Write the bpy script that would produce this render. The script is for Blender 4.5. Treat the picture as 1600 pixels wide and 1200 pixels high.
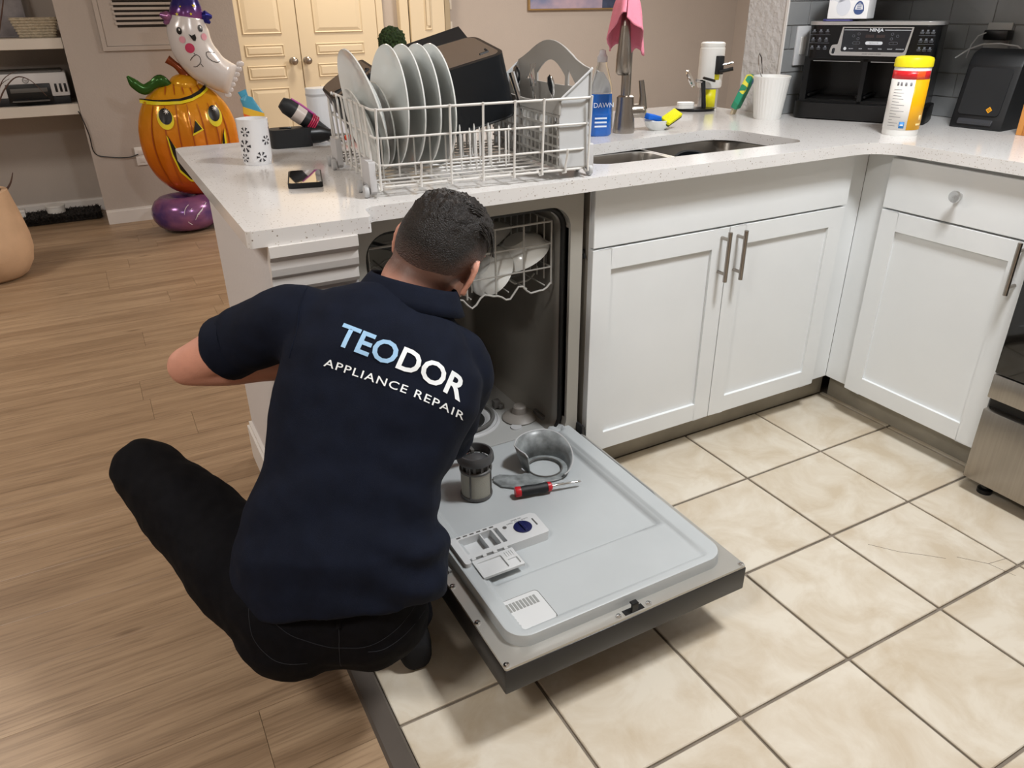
import bpy, bmesh, math, random
from mathutils import Vector, Matrix, noise
from mathutils.bvhtree import BVHTree
PI = math.pi
rnd = random.Random(7)
scene = bpy.context.scene
for o in list(bpy.data.objects): bpy.data.objects.remove(o)
COL = scene.collection

# ------------------------------------------------------------------ camera, light, exposure
cam = bpy.data.cameras.new('camera'); camo = bpy.data.objects.new('camera', cam); COL.objects.link(camo)
R_ = Vector((0.87913, -0.47646, -0.0108)); U_ = Vector((0.22322, 0.39164, 0.89263)); F_ = Vector((0.42107, 0.78715, -0.45066))
M3 = Matrix((R_, U_, -F_)).transposed()
camo.matrix_world = Matrix.Translation((-1.0632, -1.5384, 1.2771)) @ M3.to_4x4()
cam.sensor_width = 36.0; cam.lens = 1166.25/1600*36; cam.clip_start = 0.05
scene.camera = camo
w = bpy.data.worlds.new('world'); scene.world = w; w.use_nodes = True
w.node_tree.nodes['Background'].inputs[0].default_value = (0.9, 0.93, 1, 1)
w.node_tree.nodes['Background'].inputs[1].default_value = 0.3
def area(name, loc, size, power, col, rot=(0, 0, 0), sy=None, spread=None):
    l = bpy.data.lights.new(name, 'AREA'); l.energy = power; l.color = col; l.size = size
    l.shape = 'RECTANGLE'; l.size_y = sy or size
    if spread: l.spread = spread
    o = bpy.data.objects.new(name, l); COL.objects.link(o); o.location = loc; o.rotation_euler = rot
    return o
area('kitchen_light', (0.45, -0.85, 2.43), 0.34, 38, (0.97, 0.985, 1.0), sy=0.34)
area('left_fill_light', (-2.1, -1.3, 2.43), 0.45, 30, (1.0, 0.96, 0.91))  # added fill that brightens the near-left floor and the pony wall's left face
area('living_room_light', (-2.6, 1.9, 2.43), 0.6, 27, (1.0, 0.93, 0.86))
area('hall_light', (0.75, 4.1, 2.43), 0.35, 20, (1.0, 0.85, 0.68))
area('living_room_light', (2.6, 2.4, 2.43), 0.6, 75, (1.0, 0.95, 0.9))
scene.view_settings.view_transform = 'Standard'; scene.view_settings.look = 'None'
scene.view_settings.exposure = 0.30; scene.view_settings.gamma = 1.0; scene.view_settings.use_curve_mapping = False

# ------------------------------------------------------------------ materials
def lin(c):
    if isinstance(c, str):
        c = [int(c[i:i+2], 16)/255 for i in (0, 2, 4)]
    return tuple((x/12.92 if x <= .04045 else ((x+.055)/1.055)**2.4) for x in c) + (1,)
def mat(name, col, rough=.5, metal=0, noise_amt=0, scale=8, bump=0, bscale=60, trans=0, ior=1.45, spec=.5, stretch=None, coat=0, alpha=1, col2=None, emit=None):
    m = bpy.data.materials.new(name); m.use_nodes = True; nt = m.node_tree; b = nt.nodes['Principled BSDF']
    b.inputs['Base Color'].default_value = lin(col); b.inputs['Roughness'].default_value = rough
    b.inputs['Metallic'].default_value = metal; b.inputs['Specular IOR Level'].default_value = spec
    b.inputs['Transmission Weight'].default_value = trans; b.inputs['IOR'].default_value = ior
    b.inputs['Coat Weight'].default_value = coat; b.inputs['Alpha'].default_value = alpha
    if emit: b.inputs['Emission Color'].default_value = lin(emit[0]); b.inputs['Emission Strength'].default_value = emit[1]
    tc = nt.nodes.new('ShaderNodeNewGeometry'); src = tc.outputs['Position']
    if stretch:
        mp = nt.nodes.new('ShaderNodeMapping'); mp.inputs['Scale'].default_value = stretch
        nt.links.new(src, mp.inputs['Vector']); src = mp.outputs[0]
    if noise_amt or col2:
        n = nt.nodes.new('ShaderNodeTexNoise'); n.inputs['Scale'].default_value = scale; n.inputs['Detail'].default_value = 5
        nt.links.new(src, n.inputs['Vector'])
        r = nt.nodes.new('ShaderNodeValToRGB'); c = lin(col)
        lo = tuple(x*(1-noise_amt) for x in c[:3])+(1,); hi = lin(col2) if col2 else tuple(min(1, x*(1+noise_amt)) for x in c[:3])+(1,)
        r.color_ramp.elements[0].color = c if col2 else lo; r.color_ramp.elements[1].color = hi
        r.color_ramp.elements[0].position = .35; r.color_ramp.elements[1].position = .65
        nt.links.new(n.outputs[0], r.inputs[0]); nt.links.new(r.outputs[0], b.inputs['Base Color'])
    if bump:
        n = nt.nodes.new('ShaderNodeTexNoise'); n.inputs['Scale'].default_value = bscale; n.inputs['Detail'].default_value = 4
        nt.links.new(src, n.inputs['Vector'])
        bp = nt.nodes.new('ShaderNodeBump'); bp.inputs['Strength'].default_value = bump; bp.inputs['Distance'].default_value = .01
        nt.links.new(n.outputs[0], bp.inputs['Height']); nt.links.new(bp.outputs[0], b.inputs['Normal'])
    return m
WHITE = mat('cabinet_paint', 'e4e7e8', .42, noise_amt=.02, scale=3)
WALLW = mat('wall_paint', 'b6ada5', .8, noise_amt=.02, scale=2, bump=.12, bscale=90)
WALLS = mat('stub_paint', 'c9c6c4', .8, bump=.8, bscale=45)
PONY = mat('pony_wall_paint', 'd3d0d0', .7, bump=.1, bscale=80)
TRIMW = mat('trim_paint', 'dedad6', .45)
CREAM = mat('door_paint', 'ded0b4', .5)
CEIL = mat('ceiling_paint', 'eeeae4', .9)
BLACKP = mat('black_plastic', '0e0f11', .35)
BLACKM = mat('matt_black_plastic', '16181b', .55)
SOOT = mat('nonstick_black', '14171b', .3)
STEEL = mat('stainless_steel', 'a29c95', .32, metal=1, noise_amt=.05, scale=4, stretch=(1, 40, 1))
NICKEL = mat('brushed_nickel', 'a39c94', .3, metal=1, bump=.05, bscale=200)
CHROME = mat('chrome', 'd8d8d8', .12, metal=1)
WHITEP = mat('white_plastic', 'e9e9e6', .4)
CHINA = mat('white_china', 'e3e6e4', .18, coat=.3)
GREYP = mat('grey_plastic', 'b9babb', .45)
GREYD = mat('dark_grey_plastic', '5d5c5a', .5)
GLASS = mat('clear_glass', 'f4f8f8', .02, trans=1, ior=1.45)
RACKW = mat('rack_vinyl', 'dcdad6', .35)
RACKG = mat('rack_grey_vinyl', 'a6a49f', .4)
RED = mat('red_plastic', 'c5202b', .35)
YELLOW = mat('yellow_plastic', 'f3e41c', .4)
def quartz():
    m = mat('speckled_quartz', 'e3e1de', .12, spec=.5); nt = m.node_tree; b = nt.nodes['Principled BSDF']
    g = nt.nodes.new('ShaderNodeNewGeometry')
    def dots(scale, thr, size):
        v = nt.nodes.new('ShaderNodeTexVoronoi'); v.inputs['Scale'].default_value = scale
        nt.links.new(g.outputs['Position'], v.inputs['Vector'])
        a = nt.nodes.new('ShaderNodeMath'); a.operation = 'LESS_THAN'; a.inputs[1].default_value = size
        nt.links.new(v.outputs['Distance'], a.inputs[0])
        s = nt.nodes.new('ShaderNodeSeparateColor'); nt.links.new(v.outputs['Color'], s.inputs[0])
        c = nt.nodes.new('ShaderNodeMath'); c.operation = 'LESS_THAN'; c.inputs[1].default_value = thr
        nt.links.new(s.outputs[0], c.inputs[0])
        mu = nt.nodes.new('ShaderNodeMath'); mu.operation = 'MULTIPLY'
        nt.links.new(a.outputs[0], mu.inputs[0]); nt.links.new(c.outputs[0], mu.inputs[1]); return mu
    d1 = dots(130, .13, .2); d2 = dots(210, .22, .28)
    mx = nt.nodes.new('ShaderNodeMix'); mx.data_type = 'RGBA'
    mx.inputs[6].default_value = lin('dfdddb'); mx.inputs[7].default_value = lin('8d8278'); nt.links.new(d1.outputs[0], mx.inputs[0])
    m2 = nt.nodes.new('ShaderNodeMix'); m2.data_type = 'RGBA'; m2.inputs[7].default_value = lin('bdb6ae')
    nt.links.new(mx.outputs[2], m2.inputs[6]); nt.links.new(d2.outputs[0], m2.inputs[0]); nt.links.new(m2.outputs[2], b.inputs['Base Color'])
    return m
QUARTZ = quartz()
def pieces_mat(name, cols, fine, rough=.45, stretch=(1, 1, 1), scale=3, amt=.5, gcols=None, detail=6, bump=.05):
    """per-object random base colour with a noise pattern laid over it"""
    m = bpy.data.materials.new(name); m.use_nodes = True; nt = m.node_tree; b = nt.nodes['Principled BSDF']
    b.inputs['Roughness'].default_value = rough
    oi = nt.nodes.new('ShaderNodeObjectInfo'); r = nt.nodes.new('ShaderNodeValToRGB')
    els = r.color_ramp.elements
    for i, c in enumerate(cols):
        p = i/(len(cols)-1)
        e = els[0] if i == 0 else (els[1] if i == len(cols)-1 else els.new(p))
        e.position = p; e.color = lin(c)
    nt.links.new(oi.outputs['Random'], r.inputs[0])
    g = nt.nodes.new('ShaderNodeNewGeometry'); mp = nt.nodes.new('ShaderNodeMapping'); mp.inputs['Scale'].default_value = stretch
    off = nt.nodes.new('ShaderNodeVectorMath'); off.operation = 'SCALE'; off.inputs[3].default_value = 9.0
    cx = nt.nodes.new('ShaderNodeCombineXYZ')
    for k in range(3): nt.links.new(oi.outputs['Random'], cx.inputs[k])
    nt.links.new(cx.outputs[0], off.inputs[0]); nt.links.new(off.outputs[0], mp.inputs['Location'])
    nt.links.new(g.outputs['Position'], mp.inputs['Vector'])
    n = nt.nodes.new('ShaderNodeTexNoise'); n.inputs['Scale'].default_value = scale; n.inputs['Detail'].default_value = detail; n.inputs['Distortion'].default_value = .6
    n.inputs['Roughness'].default_value = .62
    nt.links.new(mp.outputs[0], n.inputs['Vector'])
    r2 = nt.nodes.new('ShaderNodeValToRGB'); r2.color_ramp.elements[0].position = .36; r2.color_ramp.elements[1].position = .62
    nt.links.new(n.outputs[0], r2.inputs[0]); r2.color_ramp.elements[0].color = lin(gcols[0]); r2.color_ramp.elements[1].color = lin(gcols[1])
    mx = nt.nodes.new('ShaderNodeMix'); mx.data_type = 'RGBA'; mx.inputs[0].default_value = amt
    nt.links.new(r.outputs[0], mx.inputs[6]); nt.links.new(r2.outputs[0], mx.inputs[7]); nt.links.new(mx.outputs[2], b.inputs['Base Color'])
    if fine > 1:   # fine fibre streaks and a few knots
        m2 = nt.nodes.new('ShaderNodeMapping'); m2.inputs['Scale'].default_value = (4, 90, 1); nt.links.new(g.outputs['Position'], m2.inputs['Vector']); nt.links.new(off.outputs[0], m2.inputs['Location'])
        n2 = nt.nodes.new('ShaderNodeTexNoise'); n2.inputs['Scale'].default_value = 1.6; n2.inputs['Detail'].default_value = 5; n2.inputs['Distortion'].default_value = .8; nt.links.new(m2.outputs[0], n2.inputs['Vector'])
        r3 = nt.nodes.new('ShaderNodeValToRGB'); r3.color_ramp.elements[0].position = .32; r3.color_ramp.elements[0].color = (.62, .60, .58, 1); r3.color_ramp.elements[1].position = .55; r3.color_ramp.elements[1].color = (1, 1, 1, 1); nt.links.new(n2.outputs[0], r3.inputs[0])
        mk = nt.nodes.new('ShaderNodeMapping'); mk.inputs['Scale'].default_value = (1.3, 4.2, 1); nt.links.new(g.outputs['Position'], mk.inputs['Vector'])
        vk = nt.nodes.new('ShaderNodeTexVoronoi'); vk.inputs['Scale'].default_value = 1.1; nt.links.new(mk.outputs[0], vk.inputs['Vector'])
        rk = nt.nodes.new('ShaderNodeValToRGB'); rk.color_ramp.elements[0].position = .012; rk.color_ramp.elements[0].color = (.35, .3, .26, 1); rk.color_ramp.elements[1].position = .06; rk.color_ramp.elements[1].color = (1, 1, 1, 1); nt.links.new(vk.outputs['Distance'], rk.inputs[0])
        cur = mx.outputs[2]
        for rr_ in (r3, rk):
            mm_ = nt.nodes.new('ShaderNodeMix'); mm_.data_type = 'RGBA'; mm_.blend_type = 'MULTIPLY'; mm_.inputs[0].default_value = .75; nt.links.new(cur, mm_.inputs[6]); nt.links.new(rr_.outputs[0], mm_.inputs[7]); cur = mm_.outputs[2]
        nt.links.new(cur, b.inputs['Base Color'])
    if bump:
        bp = nt.nodes.new('ShaderNodeBump'); bp.inputs['Strength'].default_value = bump; bp.inputs['Distance'].default_value = .01
        nt.links.new(n.outputs[0], bp.inputs['Height']); nt.links.new(bp.outputs[0], b.inputs['Normal'])
    return m
WOOD = pieces_mat('oak_plank', ['9b8369', '9e856a', '967e64', 'a1886c', '9c8368'], 2, .40, (0.35, 7, 1), 2.4, .6, ('866d54', 'b1977a'))
TILE = pieces_mat('stone_tile', ['cfc6b6', 'd2cabc', 'ccc3b2', 'd3cbbd'], 1, .33, (1, 1, 1), 7, .6, ('bba88a', 'dcd4c4'), detail=9, bump=0)
GROUT = mat('grout', '80766a', .9, noise_amt=.12, scale=20)
BST = pieces_mat('grey_wall_tile', ['8b8d8e', '919394', '858788'], 1, .25, (1, 1, 1), 5, .3, ('838587', '989a9b'), bump=0)

# ------------------------------------------------------------------ geometry helpers
def B(): return bmesh.new()
def bx(bm, x0, x1, y0, y1, z0, z1, bev=0, seg=2, M=None):
    vs = [bm.verts.new((x, y, z)) for x in (x0, x1) for y in (y0, y1) for z in (z0, z1)]
    fs = [bm.faces.new([vs[i] for i in q]) for q in ((0, 1, 3, 2), (4, 6, 7, 5), (0, 4, 5, 1), (2, 3, 7, 6), (0, 2, 6, 4), (1, 5, 7, 3))]
    if bev:
        es = list({e for f in fs for e in f.edges})
        r = bmesh.ops.bevel(bm, geom=es, offset=bev, segments=seg, affect='EDGES', profile=.5)
        vs = list({v for f in r['faces'] for v in f.verts} | {v for v in vs if v.is_valid})
    if M is not None: bmesh.ops.transform(bm, matrix=M, verts=[v for v in vs if v.is_valid])
    return bm
def frame(d):
    d = Vector(d).normalized(); a = Vector((0, 0, 1)) if abs(d.z) < .9 else Vector((1, 0, 0))
    x = d.cross(a).normalized(); return x, d.cross(x).normalized()
def tube(bm, pts, r, n=8, closed=False, cap=True):
    pts = [Vector(p) for p in pts]; rs = r if isinstance(r, (list, tuple)) else [r]*len(pts)
    rings = []; prev = None
    for i, p in enumerate(pts):
        if closed: d = pts[(i+1) % len(pts)]-pts[i-1]
        else: d = (pts[min(i+1, len(pts)-1)]-pts[max(i-1, 0)])
        if prev is None: x, y = frame(d)
        else:
            dn = d.normalized(); x = prev-dn*prev.dot(dn); x = x.normalized() if x.length > 1e-5 else frame(d)[0]; y = dn.cross(x)
        prev = x
        rings.append([bm.verts.new(p+(x*math.cos(2*PI*k/n)+y*math.sin(2*PI*k/n))*rs[i]) for k in range(n)])
    m = len(rings)
    for i in range(m if closed else m-1):
        a, b = rings[i], rings[(i+1) % m]
        for k in range(n): bm.faces.new((a[k], a[(k+1) % n], b[(k+1) % n], b[k]))
    if cap and not closed:
        bm.faces.new(rings[0][::-1]); bm.faces.new(rings[-1])
    return bm
def lathe(bm, prof, c=(0, 0, 0), n=32, axis='z', M=None, sx=1, sy=1):
    """prof: list of (r,z)"""
    rings = []; allv = []
    for r, z in prof:
        if r < 1e-5: ring = [bm.verts.new((0, 0, z))]
        else: ring = [bm.verts.new((r*sx*math.cos(2*PI*k/n), r*sy*math.sin(2*PI*k/n), z)) for k in range(n)]
        rings.append(ring); allv += ring
    for a, b in zip(rings, rings[1:]):
        if len(a) == 1 and len(b) == 1: continue
        for k in range(n):
            k2 = (k+1) % n
            if len(a) == 1: bm.faces.new((a[0], b[k2], b[k]))
            elif len(b) == 1: bm.faces.new((a[k], a[k2], b[0]))
            else: bm.faces.new((a[k], a[k2], b[k2], b[k]))
    if axis == 'x': Mx = Matrix.Rotation(PI/2, 4, 'Y')
    elif axis == 'y': Mx = Matrix.Rotation(-PI/2, 4, 'X')
    else: Mx = Matrix.Identity(4)
    T = Matrix.Translation(c) @ Mx
    if M is not None: T = M @ T
    bmesh.ops.transform(bm, matrix=T, verts=allv); return bm
def prism(bm, outline, z0, z1, holes=(), M=None):
    loops = []; es = []
    for lp in [outline]+list(holes):
        vs = [bm.verts.new((x, y, z0)) for x, y in lp]; loops.append(vs)
        es += [bm.edges.new((vs[i], vs[(i+1) % len(vs)])) for i in range(len(vs))]
    r = bmesh.ops.triangle_fill(bm, use_beauty=True, edges=es, use_dissolve=False)
    fs = [g for g in r['geom'] if isinstance(g, bmesh.types.BMFace)]
    ex = bmesh.ops.extrude_face_region(bm, geom=fs)
    nv = [g for g in ex['geom'] if isinstance(g, bmesh.types.BMVert)]
    bmesh.ops.translate(bm, vec=(0, 0, z1-z0), verts=nv)
    allv = [v for l in loops for v in l]+nv
    bmesh.ops.recalc_face_normals(bm, faces=list({f for v in allv for f in v.link_faces}))
    if M is not None: bmesh.ops.transform(bm, matrix=M, verts=allv)
    return bm
def rrect(x0, x1, y0, y1, r, n=6):
    o = []
    for cx, cy, a in ((x1-r, y1-r, 0), (x0+r, y1-r, 90), (x0+r, y0+r, 180), (x1-r, y0+r, 270)):
        for k in range(n+1):
            t = math.radians(a+90*k/n); o.append((cx+r*math.cos(t), cy+r*math.sin(t)))
    return o
def fillet(pts, rad, n=6):
    out = []; m = len(pts)
    for i in range(m):
        p = Vector(pts[i]); r = rad[i] if isinstance(rad, (list, tuple)) else rad
        if r <= 0: out.append(tuple(p)); continue
        a = (Vector(pts[i-1])-p).normalized(); b = (Vector(pts[(i+1) % m])-p).normalized()
        h = a.angle(b)/2; d = r/math.tan(h); c = p+(a+b).normalized()*(r/math.sin(h))
        s = p+a*d-c; e = p+b*d-c
        for k in range(n+1):
            t = k/n; v = s.slerp(e, t) if s.length > 0 else s; out.append(tuple(c+v.normalized()*r))
    return out
def loft(bm, rings, cap=True, closed=True):
    vr = [[bm.verts.new(p) for p in r] for r in rings]; n = len(vr[0])
    for a, b in zip(vr, vr[1:]):
        for k in range(n if closed else n-1): bm.faces.new((a[k], a[(k+1) % n], b[(k+1) % n], b[k]))
    if cap: bm.faces.new(vr[0][::-1]); bm.faces.new(vr[-1])
    return vr
def ell(c, s, nrm, a, b, n=24, p=2.0):
    """ring: centre c, unit side s, unit normal nrm, radii a,b, superellipse power p"""
    c, s, nrm = Vector(c), Vector(s), Vector(nrm); o = []
    for k in range(n):
        t = 2*PI*k/n; ct, st = math.cos(t), math.sin(t)
        o.append(c+s*(a*math.copysign(abs(ct)**(2/p), ct))+nrm*(b*math.copysign(abs(st)**(2/p), st)))
    return o
def obj(name, bm, m, parent=None, smooth=True, kind=None, label=None, ang=35, bevel=0, mats=None, loc=None):
    if isinstance(bm, bmesh.types.BMesh):
        me = bpy.data.meshes.new(name); bmesh.ops.recalc_face_normals(bm, faces=bm.faces); bm.to_mesh(me); bm.free()
    else: me = bm
    me.materials.clear()
    for x in (mats or [m]): me.materials.append(x)
    if smooth:
        me.shade_smooth(); me.set_sharp_from_angle(angle=math.radians(ang))
    o = bpy.data.objects.new(name, me); COL.objects.link(o)
    if parent: o.parent = parent
    if kind: o['kind'] = kind
    if label: o['label'] = label
    if loc: o.location = loc
    if bevel:
        md = o.modifiers.new('bevel', 'BEVEL'); md.width = bevel; md.segments = 2; md.limit_method = 'ANGLE'; md.angle_limit = math.radians(50)
        md.harden_normals = False
    return o
def thing(name, label, cat, loc=(0, 0, 0), rz=0, group=None):
    o = bpy.data.objects.new(name, None); COL.objects.link(o); o.location = loc; o.rotation_euler = (0, 0, rz); o.empty_display_size = .05
    o['label'] = label; o['category'] = cat
    if group: o['group'] = group
    return o
def tag(o, label, cat, group=None):
    o['label'] = label; o['category'] = cat
    if group: o['group'] = group
    return o
def shared(name, me, parent, loc=(0, 0, 0), rot=None, kind=None):
    o = bpy.data.objects.new(name, me); COL.objects.link(o); o.location = loc
    if rot: o.rotation_euler = rot
    if parent: o.parent = parent
    if kind: o['kind'] = kind
    return o
def dup(root, loc=None, rot=None, label=None):
    r = root.copy(); COL.objects.link(r)
    if loc is not None: r.location = loc
    if rot is not None: r.rotation_euler = rot
    if label: r['label'] = label
    for ch in list(root.children):
        c = ch.copy(); COL.objects.link(c); c.parent = r
        for g in ch.children: d = g.copy(); COL.objects.link(d); d.parent = c
    return r
def mesh_of(bm, m, smooth=True, ang=35, name='piece'):
    me = bpy.data.meshes.new(name); bmesh.ops.recalc_face_normals(bm, faces=bm.faces); bm.to_mesh(me); bm.free(); me.materials.append(m)
    if smooth: me.shade_smooth(); me.set_sharp_from_angle(angle=math.radians(ang))
    return me
def text_mesh(body, size, m, extrude=.0004, bold=0, align='CENTER', sx=1.0, space=1.0, res=3):
    cu = bpy.data.curves.new('text', 'FONT'); cu.body = body; cu.size = size; cu.extrude = extrude; cu.offset = bold
    cu.align_x = align; cu.align_y = 'CENTER'; cu.resolution_u = res; cu.space_character = space
    t = bpy.data.objects.new('t', cu); COL.objects.link(t); bpy.context.view_layer.update()
    me = bpy.data.meshes.new_from_object(t.evaluated_get(bpy.context.evaluated_depsgraph_get()))
    bpy.data.objects.remove(t); bpy.data.curves.remove(cu)
    for v in me.vertices: v.co.x *= sx
    me.materials.clear(); me.materials.append(m); return me
def evaluated(o):
    bpy.context.view_layer.update()
    me = bpy.data.meshes.new_from_object(o.evaluated_get(bpy.context.evaluated_depsgraph_get())); return me
def remesh(name, bm, m, parent=None, vox=.01, smooth_it=6, sub=0, label=None, kind=None):
    me = bpy.data.meshes.new(name); bmesh.ops.recalc_face_normals(bm, faces=bm.faces); bm.to_mesh(me); bm.free()
    t = bpy.data.objects.new('tmp', me); COL.objects.link(t)
    md = t.modifiers.new('r', 'REMESH'); md.mode = 'VOXEL'; md.voxel_size = vox; md.use_smooth_shade = True
    if smooth_it:
        ms = t.modifiers.new('s', 'SMOOTH'); ms.iterations = smooth_it; ms.factor = .5
    e = evaluated(t); bpy.data.objects.remove(t)
    e.name = name; e.materials.clear(); e.materials.append(m); e.shade_smooth()
    o = bpy.data.objects.new(name, e); COL.objects.link(o)
    if parent: o.parent = parent
    if label: o['label'] = label
    return o

def smooth01(t): t = max(0, min(1, t)); return t*t*(3-2*t)
def ball(bm, c, r, d=(0, 0, 1), e=(1, 1, 1), s=(1, 0, 0), sub=3):
    r0 = bmesh.ops.create_icosphere(bm, subdivisions=sub, radius=1)
    z = Vector(d).normalized(); x = Vector(s); x = (x-z*x.dot(z)).normalized(); y = z.cross(x)
    Mx = Matrix((x*r*e[0], y*r*e[1], z*r*e[2])).transposed().to_4x4(); Mx.translation = Vector(c)
    bmesh.ops.transform(bm, matrix=Mx, verts=r0['verts'])
def limb(bm, pts, rs, n=20): tube(bm, pts, rs, n=n); ball(bm, pts[0], rs[0]*.99); ball(bm, pts[-1], rs[-1]*.99)
def spline(pts, rs, k=6):
    P = [Vector(p) for p in pts]; op, orr = [], []
    for i in range(len(P)-1):
        p0, p1, p2, p3 = P[max(i-1, 0)], P[i], P[i+1], P[min(i+2, len(P)-1)]
        for j in range(k):
            t = j/k; op.append(.5*((2*p1)+(-p0+p2)*t+(2*p0-5*p1+4*p2-p3)*t*t+(-p0+3*p1-3*p2+p3)*t**3)); orr.append(rs[i]+(rs[i+1]-rs[i])*smooth01(t))
    op.append(P[-1]); orr.append(rs[-1]); return op, orr

# ------------------------------------------------------------------ room shell
bm = B(); bx(bm, -4, 5, -3.2, 5, -.06, -.007)
floor = obj('floor', bm, GROUT, kind='structure', smooth=False)
# oak planks run along x
def plank(x0, x1, y0, y1):
    bm = B(); bx(bm, x0+.0003, x1-.0003, y0+.0003, y1-.0003, -.007, 0.0, bev=.0008, seg=1)
    return shared('plank', mesh_of(bm, WOOD, smooth=False, name='plank'), floor)
PW = .178; y = -3.2; row = 0
while y < 4.84:
    y1 = min(y+PW, 4.85)
    if y1 > -.10 and y < .66: xend = -.826
    elif y < -.1: xend = -.834
    else: xend = 3.6
    x = -4.0; first = .35+.83*rnd.random()
    nx = x+first
    while x < xend:
        xe = min(nx, xend)
        if xe-x > .02: plank(x, xe, y, y1)
        x = xe; nx += 1.22
    y += PW; row += 1
# stone tiles
T = .3135; GX = -.178; GY = -.213
for i in range(-2, 5):
    for j in range(-1, 10):
        x0 = GX+i*T; x1 = x0+T; y1 = GY-j*T; y0 = y1-T
        x0 = max(x0, -.788); x1 = min(x1, 1.1); y1 = min(y1, .075); y0 = max(y0, -3.2)
        if x1-x0 < .02 or y1-y0 < .02: continue
        bm = B(); g = .0038
        bx(bm, x0+g, x1-g, y0+g, y1-g, -.0075, rnd.uniform(-.0008, 0.0), bev=.0018, seg=1)
        shared('floor_tile', mesh_of(bm, TILE, smooth=False, name='floor_tile'), floor)
# cracked corner lines as thin recessed strips
CRACK = mat('crack', '6a6055', .9)
for pts in (((.50, -.60), (.545, -.66), (.59, -.70), (.625, -.735)), ((.655, -.745), (.70, -.80), (.715, -.86)), ((.70, -.80), (.76, -.81))):
    bm = B(); tube(bm, [(a, b, -.0004) for a, b in pts], .0009, n=4); obj('tile_crack', bm, CRACK, floor)
STRIP = mat('transition_strip_finish', '57504a', .4, noise_amt=.06)
bm = B(); prism(bm, [(-.0245, 0), (.0245, 0), (.019, .007), (-.019, .007)], 0, 3.1)
bmesh.ops.transform(bm, matrix=Matrix.Translation((-.811, -.1, 0)) @ Matrix.Rotation(PI/2, 4, 'X'), verts=bm.verts)
obj('trim_1', bm, STRIP, kind='structure', smooth=False)

def wallbox(name, x0, x1, y0, y1, z0=0, z1=2.46, m=WALLW):
    bm = B(); bx(bm, x0, x1, y0, y1, z0, z1); return obj(name, bm, m, kind='structure', smooth=False)
wallbox('wall_back', -.06, 5, 4.85, 4.95)
wallbox('wall_column', -1.09, -.06, 4.14, 4.95)
wallbox('wall_alcove', -4, -1.09, 4.62, 4.72)
wallbox('wall_left', -4.1, -4, -3.2, 5)
wallbox('wall_far_right', 5, 5.1, -3.2, 5)
wallbox('wall_front', -4, 1.75, -3.3, -3.2)
wallbox('wall_right', 1.61, 1.75, -3.2, .55)
wallbox('wall_partition', 1.15, 5, .55, .73, m=WALLS)
bm = B(); bx(bm, -4.1, 5.1, -3.3, 5, 2.46, 2.52); obj('ceiling', bm, CEIL, kind='structure', smooth=False)
# pony wall under the bar end
PO = wallbox('wall_peninsula', -.82, -.647, -.10, .655, 0, .882, PONY)
bm = B(); bx(bm, -.647, 1.15, .615, .655, 0, .882); obj('wall_peninsula_back', bm, PONY, kind='structure', smooth=False)
prof = [(0, 0), (-.008, .0), (-.012, .008), (-.012, .03), (-.018, .036), (-.021, .05), (-.021, .066), (-.03, .076), (-.03, .097), (0, .097)]
bm = B(); loft(bm, [[(x, -.10+a, .785+b) for a, b in prof] for x in (-.82, -.648)])
obj('trim_2', bm, TRIMW, kind='structure', smooth=False)
def baseb(name, x0, x1, y0, y1, h=.092):
    bm = B(); bx(bm, x0, x1, y0, y1, 0, h-.012); 
    cx0, cx1, cy0, cy1 = x0, x1, y0, y1
    if x1-x0 > y1-y0: cy0 += (y1-y0)*.45
    else: cx0 += (x1-x0)*.4
    bx(bm, cx0, cx1, cy0, cy1, h-.012, h); return obj(name, bm, TRIMW, kind='structure', smooth=False)
baseb('baseboard_peninsula', -.836, -.82, -.10, .655, .125)
baseb('baseboard_column', -1.09, -.06, 4.124, 4.14)
baseb('baseboard_alcove', -4, -1.09, 4.604, 4.62)
baseb('baseboard_back', 1.86, 5, 4.834, 4.85)
# backsplash tiles
def bs_tiles(parent, wall):
    base = .914; zs = [base, .98, 1.057, 1.133, 1.209, 1.285, 1.361, 1.437]
    for k in range(len(zs)-1):
        z0, z1 = zs[k]+.0015, zs[k+1]-.0015; odd = (k % 2 == 1)
        a = (.092 if not odd else .0155) if wall == 'B' else (1.255 if not odd else 1.179)
        lo, hi = ((-1.35, .548) if wall == 'B' else (1.152, 1.602))
        s = a-.153*12
        while s < hi:
            p0, p1 = max(s+.0015, lo), min(s+.153-.0015, hi)
            if p1-p0 > .008:
                bm = B()
                if wall == 'B': bx(bm, 1.602, 1.611, p0, p1, z0, z1, bev=.001, seg=1)
                else: bx(bm, p0, p1, .541, .551, z0, z1, bev=.001, seg=1)
                shared('wall_tile', mesh_of(bm, BST, smooth=False, name='wall_tile'), parent)
            s += .153
WG = mat('wall_grout', 'a7a6a3', .9)
bm = B(); bx(bm, 1.606, 1.6105, -1.36, .55, .914, 1.44); bp_b = obj('wall_right_backsplash', bm, mat('wall_grout_dark', '8a8986', .9), kind='structure', smooth=False); bs_tiles(bp_b, 'B')
bm = B(); bx(bm, 1.152, 1.606, .546, .5495, .914, 1.44); bp_a = obj('wall_partition_backsplash', bm, WG, kind='structure', smooth=False); bs_tiles(bp_a, 'A')
bm = B(); bx(bm, 1.146, 1.152, .54, .5495, .914, 1.44); obj('trim_3', bm, TRIMW, kind='structure', smooth=False)

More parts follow.
